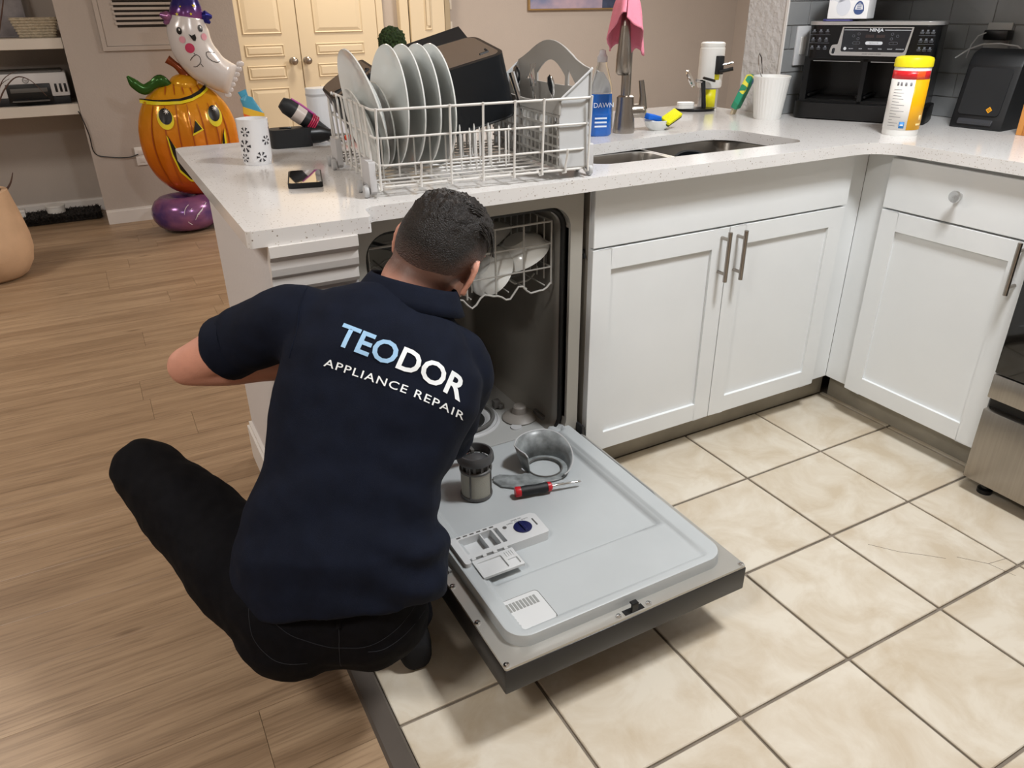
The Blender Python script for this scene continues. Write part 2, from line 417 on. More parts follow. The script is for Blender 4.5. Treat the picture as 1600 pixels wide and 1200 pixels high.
# ---- doors in the hall
def panel_door(name, x0, x1, y, z1=2.03, knob=None, lever=False):
    t = thing(name, 'cream panelled door', 'door', (0, 0, 0)); del t['label']; del t['category']; t['kind'] = 'structure'
    bm = B(); bx(bm, x0, x1, y-.035, y, .01, z1, bev=.002, seg=1)
    obj('door_slab', bm, CREAM, t, smooth=False)
    W = x1-x0; st = .12
    for za, zb in ((.16, .74), (.80, .90), (.96, 1.045), (1.115, 1.9)):
        # raised panel: sloping border sunk round a flat field
        bm = B(); a0, a1 = x0+st, x1-st; yf = y-.035
        fl = .035
        def rr(x, X, zz, Z, yy): return [(x, yy, zz), (X, yy, zz), (X, yy, Z), (x, yy, Z)]
        e = .012 if zb-za < .2 else .03
        loft(bm, [rr(a0, a1, za, zb, yf-.001), rr(a0+.006, a1-.006, za+.006, zb-.006, yf-.011), rr(a0+.014, a1-.014, za+.014, zb-.014, yf-.004),
                  rr(a0+.014+e, a1-.014-e, za+.014+e*.8, zb-.014-e*.8, yf-.012)])
        obj('door_panel', bm, CREAM, t, smooth=False)
    if knob is not None:
        bm = B(); lathe(bm, [(0, 0), (.026, 0), (.026, .005), (.011, .009), (.010, .028), (.022, .036), (.029, .048), (.027, .062), (.014, .072), (0, .074)], (knob, y-.036, .925), 20, M=None)
        bmesh.ops.transform(bm, matrix=Matrix.Translation((knob, y-.036, .925)) @ Matrix.Rotation(PI/2, 4, 'X') @ Matrix.Translation((-knob, -(y-.036), -.925)), verts=bm.verts)
        obj('door_knob', bm, NICKEL, t)
    return t
panel_door('door_1', -.03, .503, 4.835, knob=.437)
panel_door('door_2', .509, 1.14, 4.835, knob=.545)
panel_door('door_3', 1.42, 1.72, 4.80, knob=None)
n = 4
for x0, x1, yy in ((1.145, 1.20, 4.80), (1.335, 1.41, 4.78), (1.725, 1.775, 4.77)):
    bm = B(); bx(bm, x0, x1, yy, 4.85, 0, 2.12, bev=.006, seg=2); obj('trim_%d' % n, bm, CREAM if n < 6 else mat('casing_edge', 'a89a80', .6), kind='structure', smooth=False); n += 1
# ---- shelves of the alcove (built in)
SHELF = mat('shelf_paint', 'd8d2c8', .5)
for k, (za, zb) in enumerate(((.70, .762), (1.08, 1.14))):
    bm = B(); bx(bm, -3.2, -1.092, 4.17, 4.618, za, zb, bev=.002, seg=1); obj('trim_%d' % (n+k), bm, SHELF, kind='structure', smooth=False)
# air return on the column
t = thing('air_vent', 'large louvred white air return grille set in the beige column wall', 'vent', (-.50, 4.138, 1.06))
bm = B(); fr = [( -.38, 0), (.24, 0), (.24, .62), (-.38, .62)]
prism(bm, fr, 0, .014, holes=[[(-.355, .025), (.215, .025), (.215, .595), (-.355, .595)]]); bmesh.ops.transform(bm, matrix=Matrix.Rotation(PI/2, 4, 'X'), verts=bm.verts)
obj('frame', bm, WALLW, t, smooth=False)
bm = B(); bx(bm, -.353, .213, -.006, 0, .027, .593); obj('panel', bm, WALLW, t, smooth=False)
bm = B(); bx(bm, -.27, .175, -.0068, -.0062, .13, .57); obj('dark_opening', bm, mat('vent_dark', '2a2420', .9), t, smooth=False)
for cx0, cx1 in ((-.27, -.135), (-.115, .02), (.04, .175)):
    for k in range(16):
        z = .137+k*.0275
        bm = B(); bx(bm, cx0-.01, cx1+.01, -.012, -.0065, z+.008, z+.0225, bev=.001, seg=1); obj('slat', bm, WALLW, t, smooth=False)

# ------------------------------------------------------------------ kitchen: countertop, cabinets
out = [(-.855, -.122), (-.617, -.126), (-.606, -.048), (.981, -.046), (.981, -.545), (1.605, -.545), (1.605, .545), (1.148, .545), (1.148, .965), (-.855, .965)]
rad = [.012, .008, .03, .1, .003, 0, 0, 0, .01, .03]
poly = fillet(out, rad)
# concave inner corner as a smooth curve
hole = fillet([(.045, .075), (.80, .062), (.765, .398), (.05, .335)], [.07, .05, .09, .07])
bm = B(); prism(bm, poly, .882, .914, holes=[hole])
ct = obj('countertop', bm, QUARTZ, smooth=True, ang=30, bevel=.0025)
tag(ct, 'long white speckled quartz worktop running over the peninsula and round the corner', 'countertop')

def shaker(name, parent, x0, x1, z0, z1, fr=.058, th=.02, rec=.009):
    """door in local xz plane, front at y=-th, back at y=0"""
    bm = B()
    for a, b, c, d in ((x0, x0+fr, z0, z1), (x1-fr, x1, z0, z1), (x0+fr, x1-fr, z0, z0+fr), (x0+fr, x1-fr, z1-fr, z1)):
        bx(bm, a, b, -th, 0, c, d)
    bmesh.ops.remove_doubles(bm, verts=bm.verts, dist=.00001)
    o = obj(name, bm, WHITE, parent, smooth=False, bevel=.0012)
    bm = B(); bx(bm, x0+fr-.004, x1-fr+.004, -th+rec, -.002, z0+fr-.004, z1-fr+.004); obj('recessed_panel', bm, WHITE, o, smooth=False)
    return o
def bar_handle(parent, x, z0, z1, y=-.02):
    bm = B(); yy = y-.032; tube(bm, [(x, yy, z0), (x, yy, z1)], .0062, n=14)
    for z in (z0+.022, z1-.022): tube(bm, [(x, y+.0005, z), (x, yy, z)], .0048, n=10)
    return obj('handle', bm, NICKEL, parent)
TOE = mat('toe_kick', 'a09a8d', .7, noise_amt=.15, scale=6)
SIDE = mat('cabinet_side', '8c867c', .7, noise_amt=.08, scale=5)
sc = thing('sink_base_cabinet', 'white shaker sink base cabinet with two doors beside the open dishwasher', 'cabinet', (0, .02, 0))
bm = B(); bx(bm, 0, .018, .0005, .56, .105, .880); bx(bm, .018, 1.025, .0005, .018, .105, .880); bx(bm, .018, 1.025, .018, .56, .105, .12)
obj('carcass', bm, WHITE, sc, smooth=False)
bm = B(); bx(bm, -.0012, 0, .002, .56, .105, .880); obj('side_panel', bm, SIDE, sc, smooth=False)
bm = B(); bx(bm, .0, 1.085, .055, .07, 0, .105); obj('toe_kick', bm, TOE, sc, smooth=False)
bm = B(); bx(bm, .001, .94, -.02, 0, .722, .874, bev=.0015, seg=1); obj('drawer_front', bm, WHITE, sc, smooth=False)
d1 = shaker('door', sc, .0, .4645, .105, .7165); d2 = shaker('door', sc, .4675, .934, .105, .7165)
bar_handle(d1, .437, .568, .712); bar_handle(d2, .497, .565, .709)
rc = thing('corner_base_cabinet', 'white base cabinet with a knobbed drawer over one door next to the oven', 'cabinet', (1.026, .0, 0), -PI/2)
# local x -> world -y ; local -y -> world -x
bm = B(); bx(bm, -.02, .545, .0005, .018, .105, .880); bx(bm, .527, .545, .018, .56, .105, .88); bx(bm, -.02, .527, .018, .56, .105, .12)
obj('carcass', bm, WHITE, rc, smooth=False)
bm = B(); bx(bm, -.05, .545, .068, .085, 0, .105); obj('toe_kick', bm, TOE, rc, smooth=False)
bm = B(); bx(bm, .075, .536, -.02, 0, .722, .868, bev=.0015, seg=1); dr = obj('drawer', bm, WHITE, rc, smooth=False)
bm = B(); lathe(bm, [(0, 0), (.0065, 0), (.0055, .014), (.009, .018), (.0155, .022), (.0165, .027), (.0155, .031), (0, .0315)], (0, 0, 0), 24)
bmesh.ops.transform(bm, matrix=Matrix.Translation((.305, -.0195, .80)) @ Matrix.Rotation(PI/2, 4, 'X'), verts=bm.verts); obj('knob', bm, CHROME, dr)
d3 = shaker('door', rc, .075, .536, .105, .7165); bar_handle(d3, .51, .58, .722)

# ---- wall cabinets above the right-hand worktop (unseen above the frame, added to shade the tiles)
uc = thing('shading_wall_cabinet', 'unseen white wall cabinets added to shade the tiles over the right-hand worktop', 'cabinet', (1.30, .0, 1.375), -PI/2)
bm = B(); bx(bm, -.54, .545, .0, .30, 0, .80); obj('carcass', bm, WHITE, uc, smooth=False)
for xa in (-.17, .19): shaker('door', uc, xa+.002, xa+.353, .002, .798)
shaker('door', uc, -.53, -.172, .002, .798)

# ---- oven
st = thing('oven', 'freestanding stainless steel oven with a black glass door', 'oven', (.965, -.553, 0), -PI/2)
bm = B(); bx(bm, .0, .76, .012, .62, .045, .90); obj('body', bm, mat('oven_side', '2a2927', .5), st, smooth=False)
bm = B(); bx(bm, .002, .758, -.018, .012, .045, .268, bev=.004); obj('drawer', bm, STEEL, st)
OG = mat('oven_glass', '0a0a0c', .08, coat=.4)
bm = B(); bx(bm, .002, .758, -.018, .012, .303, .375, bev=.004); od = obj('door', bm, STEEL, st)
bm = B(); bx(bm, .002, .758, -.017, .012, .377, .80, bev=.004); obj('glass', bm, OG, od)
bm = B(); tube(bm, [(.05, -.06, .765), (.71, -.06, .765)], .012, n=14); tube(bm, [(.08, -.06, .765), (.08, -.017, .765)], .008); tube(bm, [(.68, -.06, .765), (.68, -.017, .765)], .008); obj('handle', bm, NICKEL, od)
bm = B(); bx(bm, .002, .758, -.018, .012, .803, .905, bev=.004); cp = obj('control_panel', bm, STEEL, st)
bm = B(); bx(bm, .0, .76, -.01, .62, .905, .917, bev=.003); obj('cooktop', bm, OG, st)
for x in (.05, .70):
    for yy in (.03, .56):
        bm = B(); lathe(bm, [(0, 0), (.02, 0), (.02, .012), (.012, .016), (.012, .046), (0, .046)], (x, yy, 0), 16); obj('foot', bm, BLACKP, st)

# ---- sink
SINK = mat('sink_steel', '8f8b85', .33, metal=1, noise_amt=.08, scale=14)
sk = thing('kitchen_sink', 'undermounted double bowl stainless steel sink in the worktop', 'sink', (.4, .2, .70))
def bowl(x0, x1, y0, y1, zb, r=.05):
    bm = B(); rings = []
    def rg(i, z, rr): return [(x-.4, yy-.2, z-.70) for x, yy in rrect(x0+i, x1-i, y0+i, y1-i, rr, 5)]
    loft(bm, [rg(-.014, .8815, r), rg(0, .8815, r), rg(.003, .872, r), rg(.012, zb+.04, r*.9), rg(.02, zb+.014, r*.9), rg(.045, zb, r*.6)], cap=False)
    vs = [bm.verts.new((x-.4, yy-.2, zb-.70)) for x, yy in rrect(x0+.045, x1-.045, y0+.045, y1-.045, r*.6, 5)]; bm.faces.new(vs)
    bmesh.ops.remove_doubles(bm, verts=bm.verts, dist=.0001)
    o = obj('bowl', bm, SINK, sk); return o
bowl(.045, .40, .068, .335, .72); bowl(.425, .79, .058, .395, .70)
bm = B(); bx(bm, .395-.4, .43-.4, .07-.2, .35-.2, .845-.7, .868-.7, bev=.008); obj('divider', bm, SINK, sk)
for cx, zb in ((.23, .72), (.61, .70)):
    bm = B(); lathe(bm, [(0, .001), (.03, .001), (.042, .004), (.044, .0015)], (cx-.4, .0, zb-.70), 24); obj('drain', bm, CHROME, sk)
bm = B(); lathe(bm, [(0, 0), (.07, 0), (.085, .01), (.098, .05), (.102, .052), (.095, .052), (.082, .014), (.068, .005), (0, .005)], (0, 0, 0), 36)
bmesh.ops.transform(bm, matrix=Matrix.Translation((.56, .265, .775)) @ Matrix.Rotation(.55, 4, 'X'), verts=bm.verts)
pn = obj('pan', bm, SOOT); tag(pn, 'black round pan lying tilted in the right sink bowl', 'pan')

# ------------------------------------------------------------------ dishwasher
def W(bm, t):
    bmesh.ops.translate(bm, vec=-Vector(t.location), verts=bm.verts); return bm
def ow(name, bm, m, parent, root, **k): return obj(name, W(bm, root), m, parent, **k)
def XZ(bm, y):  # prism drawn in xz, extruded from y forward (+z of prism -> -y)
    bmesh.ops.transform(bm, matrix=Matrix.Translation((0, y, 0)) @ Matrix.Rotation(PI/2, 4, 'X'), verts=bm.verts); return bm
TUB = mat('tub_dark', '8a8780', .42, metal=.35, noise_amt=.06, scale=3)
TUBF = mat('tub_frame', 'a3a098', .45)
TFLOOR = mat('tub_floor_plastic', 'a4a5a3', .4)
LINER = mat('door_liner', 'b4b9bb', .32, noise_amt=.03, scale=7)
FLANGE = mat('door_flange', 'bcbab4', .3, metal=.6)
DBLK = mat('door_black_steel', '232325', .35)
GASK = mat('gasket_rubber', '171716', .7)
dw = thing('dishwasher', 'built-in dishwasher with its black door lowered flat and grey tub open', 'dishwasher', (-.31, .3, .0))
bm = B(); prism(bm, rrect(-.622, -.020, .115, .876, .004, 1), 0, .03, holes=[rrect(-.592, -.056, .172, .838, .06, 8)]); XZ(bm, .05)
ow('front_frame', bm, TUBF, dw, dw, smooth=True)
bm = B()
def rg(i, yy): return [(x, yy, z) for x, z in rrect(-.592+i, -.056-i, .172+i*.2, .838-i, .055, 8)]
loft(bm, [rg(0, .03), rg(0, .05), rg(.012, .06), rg(.014, .08), rg(.014, .57), rg(.03, .585)], cap=False)
vs = [bm.verts.new(p) for p in rg(.03, .585)]; bm.faces.new(vs); bmesh.ops.remove_doubles(bm, verts=bm.verts, dist=.0001)
ow('tub', bm, TUB, dw, dw, ang=50)
bm = B(); tube(bm, rg(.006, .047), .0075, n=8, closed=True); ow('gasket', bm, GASK, dw, dw)
bm = B(); bx(bm, -.570, -.078, .062, .57, .165, .1835, bev=.006); ow('tub_floor', bm, TFLOOR, dw, dw)
# sump ring, filter well, corner cap
bm = B(); lathe(bm, [(.0, .1835), (.070, .1838), (.076, .190), (.083, .192), (.088, .188), (.104, .187), (.108, .1895), (.112, .187), (.114, .1835)], (-.285, .235, 0), 48); o = ow('sump_ring', bm, GREYP, dw, dw)
bm = B(); lathe(bm, [(0, .1845), (.069, .1845), (.066, .188), (0, .186)], (-.285, .235, 0), 40); ow('sump_opening', bm, GASK, o, dw)
bm = B()
tube(bm, [(-.285+.093*math.cos(a), .235+.093*math.sin(a), .196) for a in [2*PI*k/40 for k in range(40)]], .006, n=8, closed=True); ow('sump_seal', bm, GREYD, o, dw)
bm = B(); bx(bm, -.172, -.150, .24, .262, .188, .212, bev=.003); bx(bm, -.160, -.145, .232, .272, .188, .2, bev=.003); ow('sump_clip', bm, GREYD, o, dw)
bm = B(); lathe(bm, [(0, .1835), (.050, .1835), (.052, .188), (.040, .198), (.022, .203), (.020, .222), (.016, .226), (0, .227)], (-.128, .165, 0), 32); ow('corner_cap', bm, mat('warm_grey_plastic', '8d8882', .45), dw, dw)
bm = B(); lathe(bm, [(0, .1835), (.017, .1835), (.016, .1875), (0, .188)], (-.165, .118, 0), 24); ow('water_inlet_cap', bm, GREYP, dw, dw)
bm = B(); bx(bm, -.086, -.068, .10, .16, .18, .205, bev=.004); ow('corner_block', bm, GREYD, dw, dw)
# side gap, hinges and latch strike
bm = B(); bx(bm, -.020, -.0015, .05, .09, .13, .876); ow('side_seal', bm, mat('gap_felt', '4b463f', .9), dw, dw, smooth=False)
bm = B(); bx(bm, -.017, -.004, .03, .05, .69, .715, bev=.002); tube(bm, [(-.012, .045, .70), (-.012, .022, .705), (-.012, .018, .695)], .0028); ow('mounting_clip', bm, BLACKP, dw, dw)
bm = B(); bx(bm, -.022, -.014, -.01, .06, .12, .21, bev=.002); ow('hinge', bm, DBLK, dw, dw)
bm = B(); bx(bm, -.618, -.612, -.01, .06, .12, .21, bev=.002); ow('hinge', bm, DBLK, dw, dw)
bm = B(); bx(bm, -.61, -.03, .12, .14, .012, .11); ow('kick_plate', bm, DBLK, dw, dw, smooth=False)
for x in (-.58, -.06):
    bm = B(); lathe(bm, [(0, 0), (.018, 0), (.018, .01), (.008, .014), (.008, .115), (0, .115)], (x, .2, 0), 12); ow('foot', bm, GREYD, dw, dw)
# door (hinged at y=0, lying open)
bm = B(); bx(bm, -.611, -.012, -.653, .0, .116, .1755, bev=.003); door = ow('door', bm, DBLK, dw, dw)
bm = B(); prism(bm, rrect(-.6095, -.0135, -.6515, -.004, .004, 2), .1755, .181); ow('flange', bm, FLANGE, door, dw)
def liner_h(x, y):
    z = .2075
    def inr(x0, x1, y0, y1, w_): # 0 outside .. 1 inside
        d = min(x-x0, x1-x, y-y0, y1-y); return smooth01(d/w_)
    z -= .007*inr(-.548, -.083, -.606, .3, .008)
    z -= .013*inr(-.538, -.092, -.462, .3, .012)
    z -= .009*smooth01((y-.004)/.012)*(1-inr(-.548, -.083, -.606, .3, .008))*(1 if -.56 < x < -.07 else 0)
    return z
bm = B(); C0 = Vector((-.312, -.29)); con = rrect(-.577, -.044, -.624, .056, .045, 10)
con2 = []
for i, p in enumerate(con):
    q = con[(i+1) % len(con)]; L = math.dist(p, q); k = max(1, int(L/.012))
    con2 += [(p[0]+(q[0]-p[0])*a/k, p[1]+(q[1]-p[1])*a/k) for a in range(k)]
# shell: side wall and a dense height-field top
rings = [[(x, y, .1805) for x, y in con2]]
for s_, dz in ((.998, -.008), (.993, -.001), (.985, 0)):
    rings.append([(C0.x+(x-C0.x)*s_, C0.y+(y-C0.y)*s_, liner_h(C0.x+(x-C0.x)*s_, C0.y+(y-C0.y)*s_)+dz) for x, y in con2])
for k in range(1, 78):
    s_ = .985*(1-k/78)+.001
    rings.append([(C0.x+(x-C0.x)*s_, C0.y+(y-C0.y)*s_, liner_h(C0.x+(x-C0.x)*s_, C0.y+(y-C0.y)*s_)) for x, y in con2])
loft(bm, rings); ow('inner_liner', bm, LINER, door, dw, ang=50)
bm = B(); tube(bm, [(-.030, -.02, .188), (-.030, -.34, .188), (-.033, -.36, .1845)], .005, n=8); ow('side_seal', bm, mat('seal_grey', '7b7c7c', .7), door, dw)
bm = B(); tube(bm, [(-.593, -.02, .188), (-.593, -.34, .188), (-.590, -.36, .1845)], .005, n=8); ow('side_seal', bm, bpy.data.materials['seal_grey'], door, dw)
for x, y in ((-.603, -.643), (-.021, -.643), (-.347, -.642), (-.272, -.642), (-.603, -.52), (-.603, -.40)):
    bm = B(); lathe(bm, [(0, .181), (.0065, .181), (.006, .1835), (.003, .184), (.0025, .1825), (0, .1825)], (x, y, 0), 14); ow('screw', bm, CHROME, door, dw)
bm = B(); bx(bm, -.334, -.286, -.648, -.634, .1808, .1822, bev=.0005, seg=1); bx(bm, -.318, -.302, -.648, -.642, .18, .202, bev=.001, seg=1); bx(bm, -.318, -.302, -.648, -.636, .199, .203, bev=.001, seg=1); ow('latch', bm, BLACKP, door, dw)
# detergent dispenser
DISP = mat('dispenser_plastic', 'cfd1d2', .35)
bm = B(); zt = .2115
prism(bm, fillet([(-.556, -.290), (-.352, -.290), (-.343, -.300), (-.346, -.372), (-.442, -.372), (-.556, -.372)], [.004, .006, .006, .008, 0, .004]), .186, zt, holes=[rrect(-.545, -.462, -.357, -.302, .004, 3), rrect(-.457, -.447, -.357, -.302, .002, 3)])
disp = ow('dispenser', bm, DISP, door, dw, bevel=.0012)
bm = B(); bx(bm, -.546, -.446, -.358, -.301, .186, .1915); bx(bm, -.491, -.4885, -.357, -.301, .1915, .2085); ow('compartment', bm, DISP, disp, dw, smooth=False)
for k in range(6):
    bm = B(); bx(bm, -.545+k*.0165, -.535+k*.0165, -.2975, -.2935, zt-.0005, zt+.0006); ow('slot', bm, GREYD, disp, dw, smooth=False)
bm = B(); prism(bm, rrect(-.5665, -.5515, -.392, -.296, .006, 4), .200, .218); ow('slide_bar', bm, DISP, disp, dw, bevel=.002)
bm = B(); prism(bm, rrect(-.548, -.449, -.440, -.380, .002, 2), .205, .2115, holes=[rrect(-.541, -.483, -.433, -.391, .003, 2), rrect(-.477, -.454, -.433, -.411, .002, 2)])
bx(bm, -.543, -.481, -.435, -.389, .2052, .2075); bx(bm, -.479, -.452, -.435, -.409, .2052, .2075)
for k in range(4): bx(bm, -.474+k*.0055, -.4715+k*.0055, -.404, -.388, .2112, .2128)
for k in range(4): bx(bm, -.545+k*.026, -.535+k*.026, -.379, -.370, .2075, .2125, bev=.001, seg=1)
ow('lid', bm, DISP, disp, dw, bevel=.0008)
bm = B(); lathe(bm, [(0, zt), (.021, zt), (.0215, zt+.002), (.019, zt+.0028), (0, zt+.0018)], (-.393, -.330, 0), 32); bx(bm, -.3965, -.3895, -.348, -.312, zt+.001, zt+.006, bev=.001, seg=1); ow('rinse_aid_cap', bm, mat('navy_plastic', '1a1f4e', .35), disp, dw)
bm = B(); bx(bm, -.361, -.3575, -.338, -.312, zt-.0003, zt+.0006); lathe(bm, [(0, zt+.0006), (.005, zt+.0006), (.005, zt)], (-.431, -.312, 0), 16); ow('level_window', bm, GREYD, disp, dw)
GTXT = mat('print_grey', '8b8d8f', .6)
for k, tx in enumerate(('RINSE AID', 'OPEN   FULL   EMPTY')):
    me = text_mesh(tx, .006, GTXT, .0001); o = shared('printed_text', me, disp, Vector((-.394, -.298-.007*k, zt+.0004))-Vector(dw.location))
# vent cover
def groove(x0, x1, y0, y1, z): 
    b = B(); prism(b, rrect(x0, x1, y0, y1, .009, 5), z, z+.0006, holes=[rrect(x0+.0014, x1-.0014, y0+.0014, y1-.0014, .008, 5)]); return b
bm = B(); prism(bm, rrect(-.558, -.464, -.600, -.513, .009, 5), .198, .2019); vc = ow('vent_cover', bm, DISP, door, dw, bevel=.0006)
ow('cover_joint', groove(-.5595, -.4625, -.6015, -.5115, .2005), GREYD, vc, dw)
for k in range(10):
    bm = B(); x = -.551+k*.0078; bx(bm, x, x+.0055, -.548, -.524, .2015, .2023); ow('vent_slot', bm, mat('slot_grey', '8f918f', .6) if k == 0 else bpy.data.materials['slot_grey'], vc, dw, smooth=False)

# upper rack inside the tub



bm = B()
X0, X1, Y0, Y1 = -.572, -.086, .065, .50
for z, rr in ((.792, .0028), (.735, .0022), (.672, .0022)):
    tube(bm, [(X0, Y0, z), (X1, Y0, z), (X1, Y1, z), (X0, Y1, z)], rr, n=6, closed=True)
ow_r = ow('upper_rack', bm, RACKG, dw, dw)
def wave(t): return .618+.012*math.sin(t*2*PI*5.2)+.006*math.sin(t*2*PI*9)
for k in range(7):
    x = X0+(X1-X0)*k/6
    bm = B(); tube(bm, [(x, Y0, .794), (x, Y0, .625)], .0024, n=6); ow('front_wire', bm, RACKG, ow_r, dw)
for k in range(1, 12):
    y = Y0+(Y1-Y0)*k/12
    for x in (X0, X1):
        bm = B(); tube(bm, [(x, y, .794), (x, y, .63)], .002, n=6); ow('side_wire', bm, RACKG, ow_r, dw)
for j in range(6):
    y = Y0+(Y1-Y0)*j/5
    bm = B(); tube(bm, [(X0+(X1-X0)*k/40, y, wave(k/40)) for k in range(41)], .0026, n=6); ow('floor_wire', bm, RACKG, ow_r, dw)
for j in range(9):
    x = X0+.04+(X1-X0-.06)*j/8
    bm = B(); tube(bm, [(x, Y0, .625), (x, Y1, .625)], .0018, n=6); ow('floor_wire', bm, RACKG, ow_r, dw)
for j in range(7):
    y = .12+j*.05
    bm = B(); tube(bm, [(-.29, y, .62), (-.285, y+.01, .70)], .0018, n=6); ow('tine', bm, RACKG, ow_r, dw)
bm = B(); prism(bm, rrect(.0, .05, -.085, .0, .014, 5), 0, .01); bmesh.ops.transform(bm, matrix=Matrix.Translation((-.077, .10, .655)) @ Matrix.Rotation(-PI/2, 4, 'Y') @ Matrix.Rotation(PI/2, 4, 'Z'), verts=bm.verts)
ow('rack_roller', bm, GREYD, ow_r, dw)
bm = B(); tube(bm, [(X0+.02, .2, .617), (X1-.02, .2, .617)], .006, n=6); ow('spray_arm', bm, GREYD, ow_r, dw)
# bowls in the upper rack
def bowl_mesh(R, H, n=36, flute=0):
    bm = B(); lathe(bm, [(0, 0), (R*.42, 0), (R*.45, .003), (R*.75, H*.35), (R*.95, H*.75), (R, H), (R*.985, H+.001), (R*.93, H*.76), (R*.72, H*.38), (R*.4, .006), (0, .006)], (0, 0, 0), n); return bm
def place(o, loc, d, spin=0):
    """stand the object's z axis along d"""
    q = Vector(d).to_track_quat('Z', 'Y'); o.rotation_mode = 'QUATERNION'; o.rotation_quaternion = q; o.location = loc

b1 = obj('bowl', bowl_mesh(.078, .05), CHINA); tag(b1, 'white china bowl leaning at the right side of the upper rack in the dishwasher', 'bowl'); place(b1, (-.155, .135, .738), (.40, -.0, -.85))
b2 = obj('bowl', bowl_mesh(.070, .045), CHINA); tag(b2, 'white china bowl tilted in the upper rack just behind the man\'s ear', 'bowl'); place(b2, (-.262, .12, .692), (.75, .25, -.62))
b3 = obj('bowl', bowl_mesh(.085, .05), CHINA); tag(b3, 'shaded white bowl at the back of the upper rack behind the other bowls', 'bowl'); place(b3, (-.20, .27, .735), (.5, -.3, -.8))
bm = B(); tube(bm, [(0, 0, 0), (.0, .0, .12), (0, 0, .2)], [.008, .006, .005], n=8); bx(bm, -.028, .028, -.002, .002, .19, .28, bev=.0015)
sp = obj('spatula', bm, BLACKP); tag(sp, 'black plastic spatula lying across the left of the dishwasher upper rack', 'spatula'); place(sp, (-.565, .11, .795), (.75, .35, -.33))

# ------------------------------------------------------------------ lower dish rack standing on the worktop
RK = thing('dish_rack', 'white wire dishwasher rack full of plates standing on the worktop', 'dish rack', (-.552, .005, .914), math.radians(-5.1))
RW, RD, ZB, ZT = .51, .50, .022, .179
def rail(z, r, inset=0):
    bm = B(); i = inset
    tube(bm, [(x, y, z) for x, y in rrect(i, RW-i, i, RD-i, .02, 4)], r, n=8, closed=True); return bm
ZR = (ZT, .123, .067, ZB)
for z in ZR: obj('rail', rail(z, .0028 if z in (ZT, ZB) else .0024, (ZT-z)*.06), RACKW, RK)
def post(x, y, dx, dy, ztop):
    bm = B(); k = .06
    pts = [(x+dx*(.006), y+dy*.006, ztop+.004), (x+dx*.004, y+dy*.004, ztop-.01), (x-dx*.004, y-dy*.004, ZB+.012), (x-dx*.002, y-dy*.002, ZB-.004), (x-dx*.016, y-dy*.016, ZB-.008), (x-dx*.03, y-dy*.03, ZB)]
    return tube(bm, pts, .0027, n=8)
for x, zt in ((.006, ZT), (.095, .067), (.165, ZT), (.24, ZT), (.315, ZT), (.385, ZT), (.445, .067), (.504, ZT)):
    obj('front_wire', post(x, 0, 0, -1, zt), RACKW, RK); 
    obj('back_wire', post(x, RD, 0, 1, zt), RACKW, RK)
for k in range(1, 9):
    y = RD*k/9
    obj('side_wire', post(0, y, -1, 0, ZT), RACKW, RK); obj('side_wire', post(RW, y, 1, 0, ZT), RACKW, RK)
for k in range(12):
    y = .03+k*(RD-.06)/11
    bm = B(); tube(bm, [(.012, y, ZB+.003), (RW-.012, y, ZB+.003)], .0022, n=6); obj('floor_wire', bm, RACKW, RK)
for k in range(9):
    x = .04+k*(RW-.08)/8
    bm = B(); tube(bm, [(x, .012, ZB-.001), (x, RD-.012, ZB-.001)], .0022, n=6); obj('floor_wire', bm, RACKW, RK)
tm = B(); tube(tm, [(0, 0, 0), (0, 0, .08), (.0, 0, .086)], [.0021, .0021, .001], n=6); tme = mesh_of(tm, RACKW, name='tine')
for y in (.09, .20, .31, .42):
    for k in range(9):
        x = .035+k*.037
        shared('tine', tme, RK, (x, y, ZB+.004))
for x in (.26, .285, .31, .335, .36):
    for y in (.14, .26, .37): shared('tine', tme, RK, (x, y, ZB+.004))
# wheel brackets
def bracket(x, y, sx):
    bm = B(); prism(bm, fillet([(-.037, -.010), (-.026, -.020), (-.014, .002), (.014, .002), (.026, -.020), (.037, -.010), (.034, .052), (-.034, .052)], .003, 3), 0, .014)
    bmesh.ops.transform(bm, matrix=Matrix.Translation((x, y, .022)) @ Matrix.Rotation(PI/2, 4, 'Z') @ Matrix.Rotation(PI/2, 4, 'X'), verts=bm.verts)
    o = obj('wheel_bracket', bm, mat('bracket_grey', 'c3c2c3', .5) if 'bracket_grey' not in bpy.data.materials else bpy.data.materials['bracket_grey'], RK, bevel=.001)
    for dy in (-.030, .030):
        b = B(); lathe(b, [(0, 0), (.0125, 0), (.0135, .003), (.0135, .006), (.0125, .009), (.005, .009), (.005, .011), (0, .011)], (x+sx*.002-(.0 if sx > 0 else .012), y+dy, .0135), 20, axis='x'); obj('wheel', b, GREYP, o)
for y in (.055, .40): bracket(-.013, y, -1); bracket(RW+.003, y, 1)
def rackpt(x, y, z): return Vector((-.552, .005, .914))+Matrix.Rotation(math.radians(-5.1), 3, 'Z') @ Vector((x, y, z))
def plate_mesh(R, n=56, H=.022):
    bm = B(); lathe(bm, [(0, .0), (R*.55, 0), (R*.57, .002), (R*.62, .004), (R*.97, H-.002), (R, H), (R*.995, H+.0025), (R*.96, H+.0015), (R*.68, .010), (R*.6, .0065), (0, .0055)], (0, 0, 0), n); return bm
pl = plate_mesh(.131); pme = mesh_of(pl, CHINA, name='dinner_plate', ang=60)
def plate(me, c, tilt, yaw, name, label, group):
    """plate on edge: its axis points to -x of the rack, tilted"""
    o = shared(name, me, None); tag(o, label, 'plate', group)
    d = Matrix.Rotation(math.radians(yaw-5.1), 3, 'Z') @ Vector((math.cos(math.radians(tilt)), 0, math.sin(math.radians(tilt))))
    place(o, c, -d); return o
G = 'dinner plates standing in the rack'
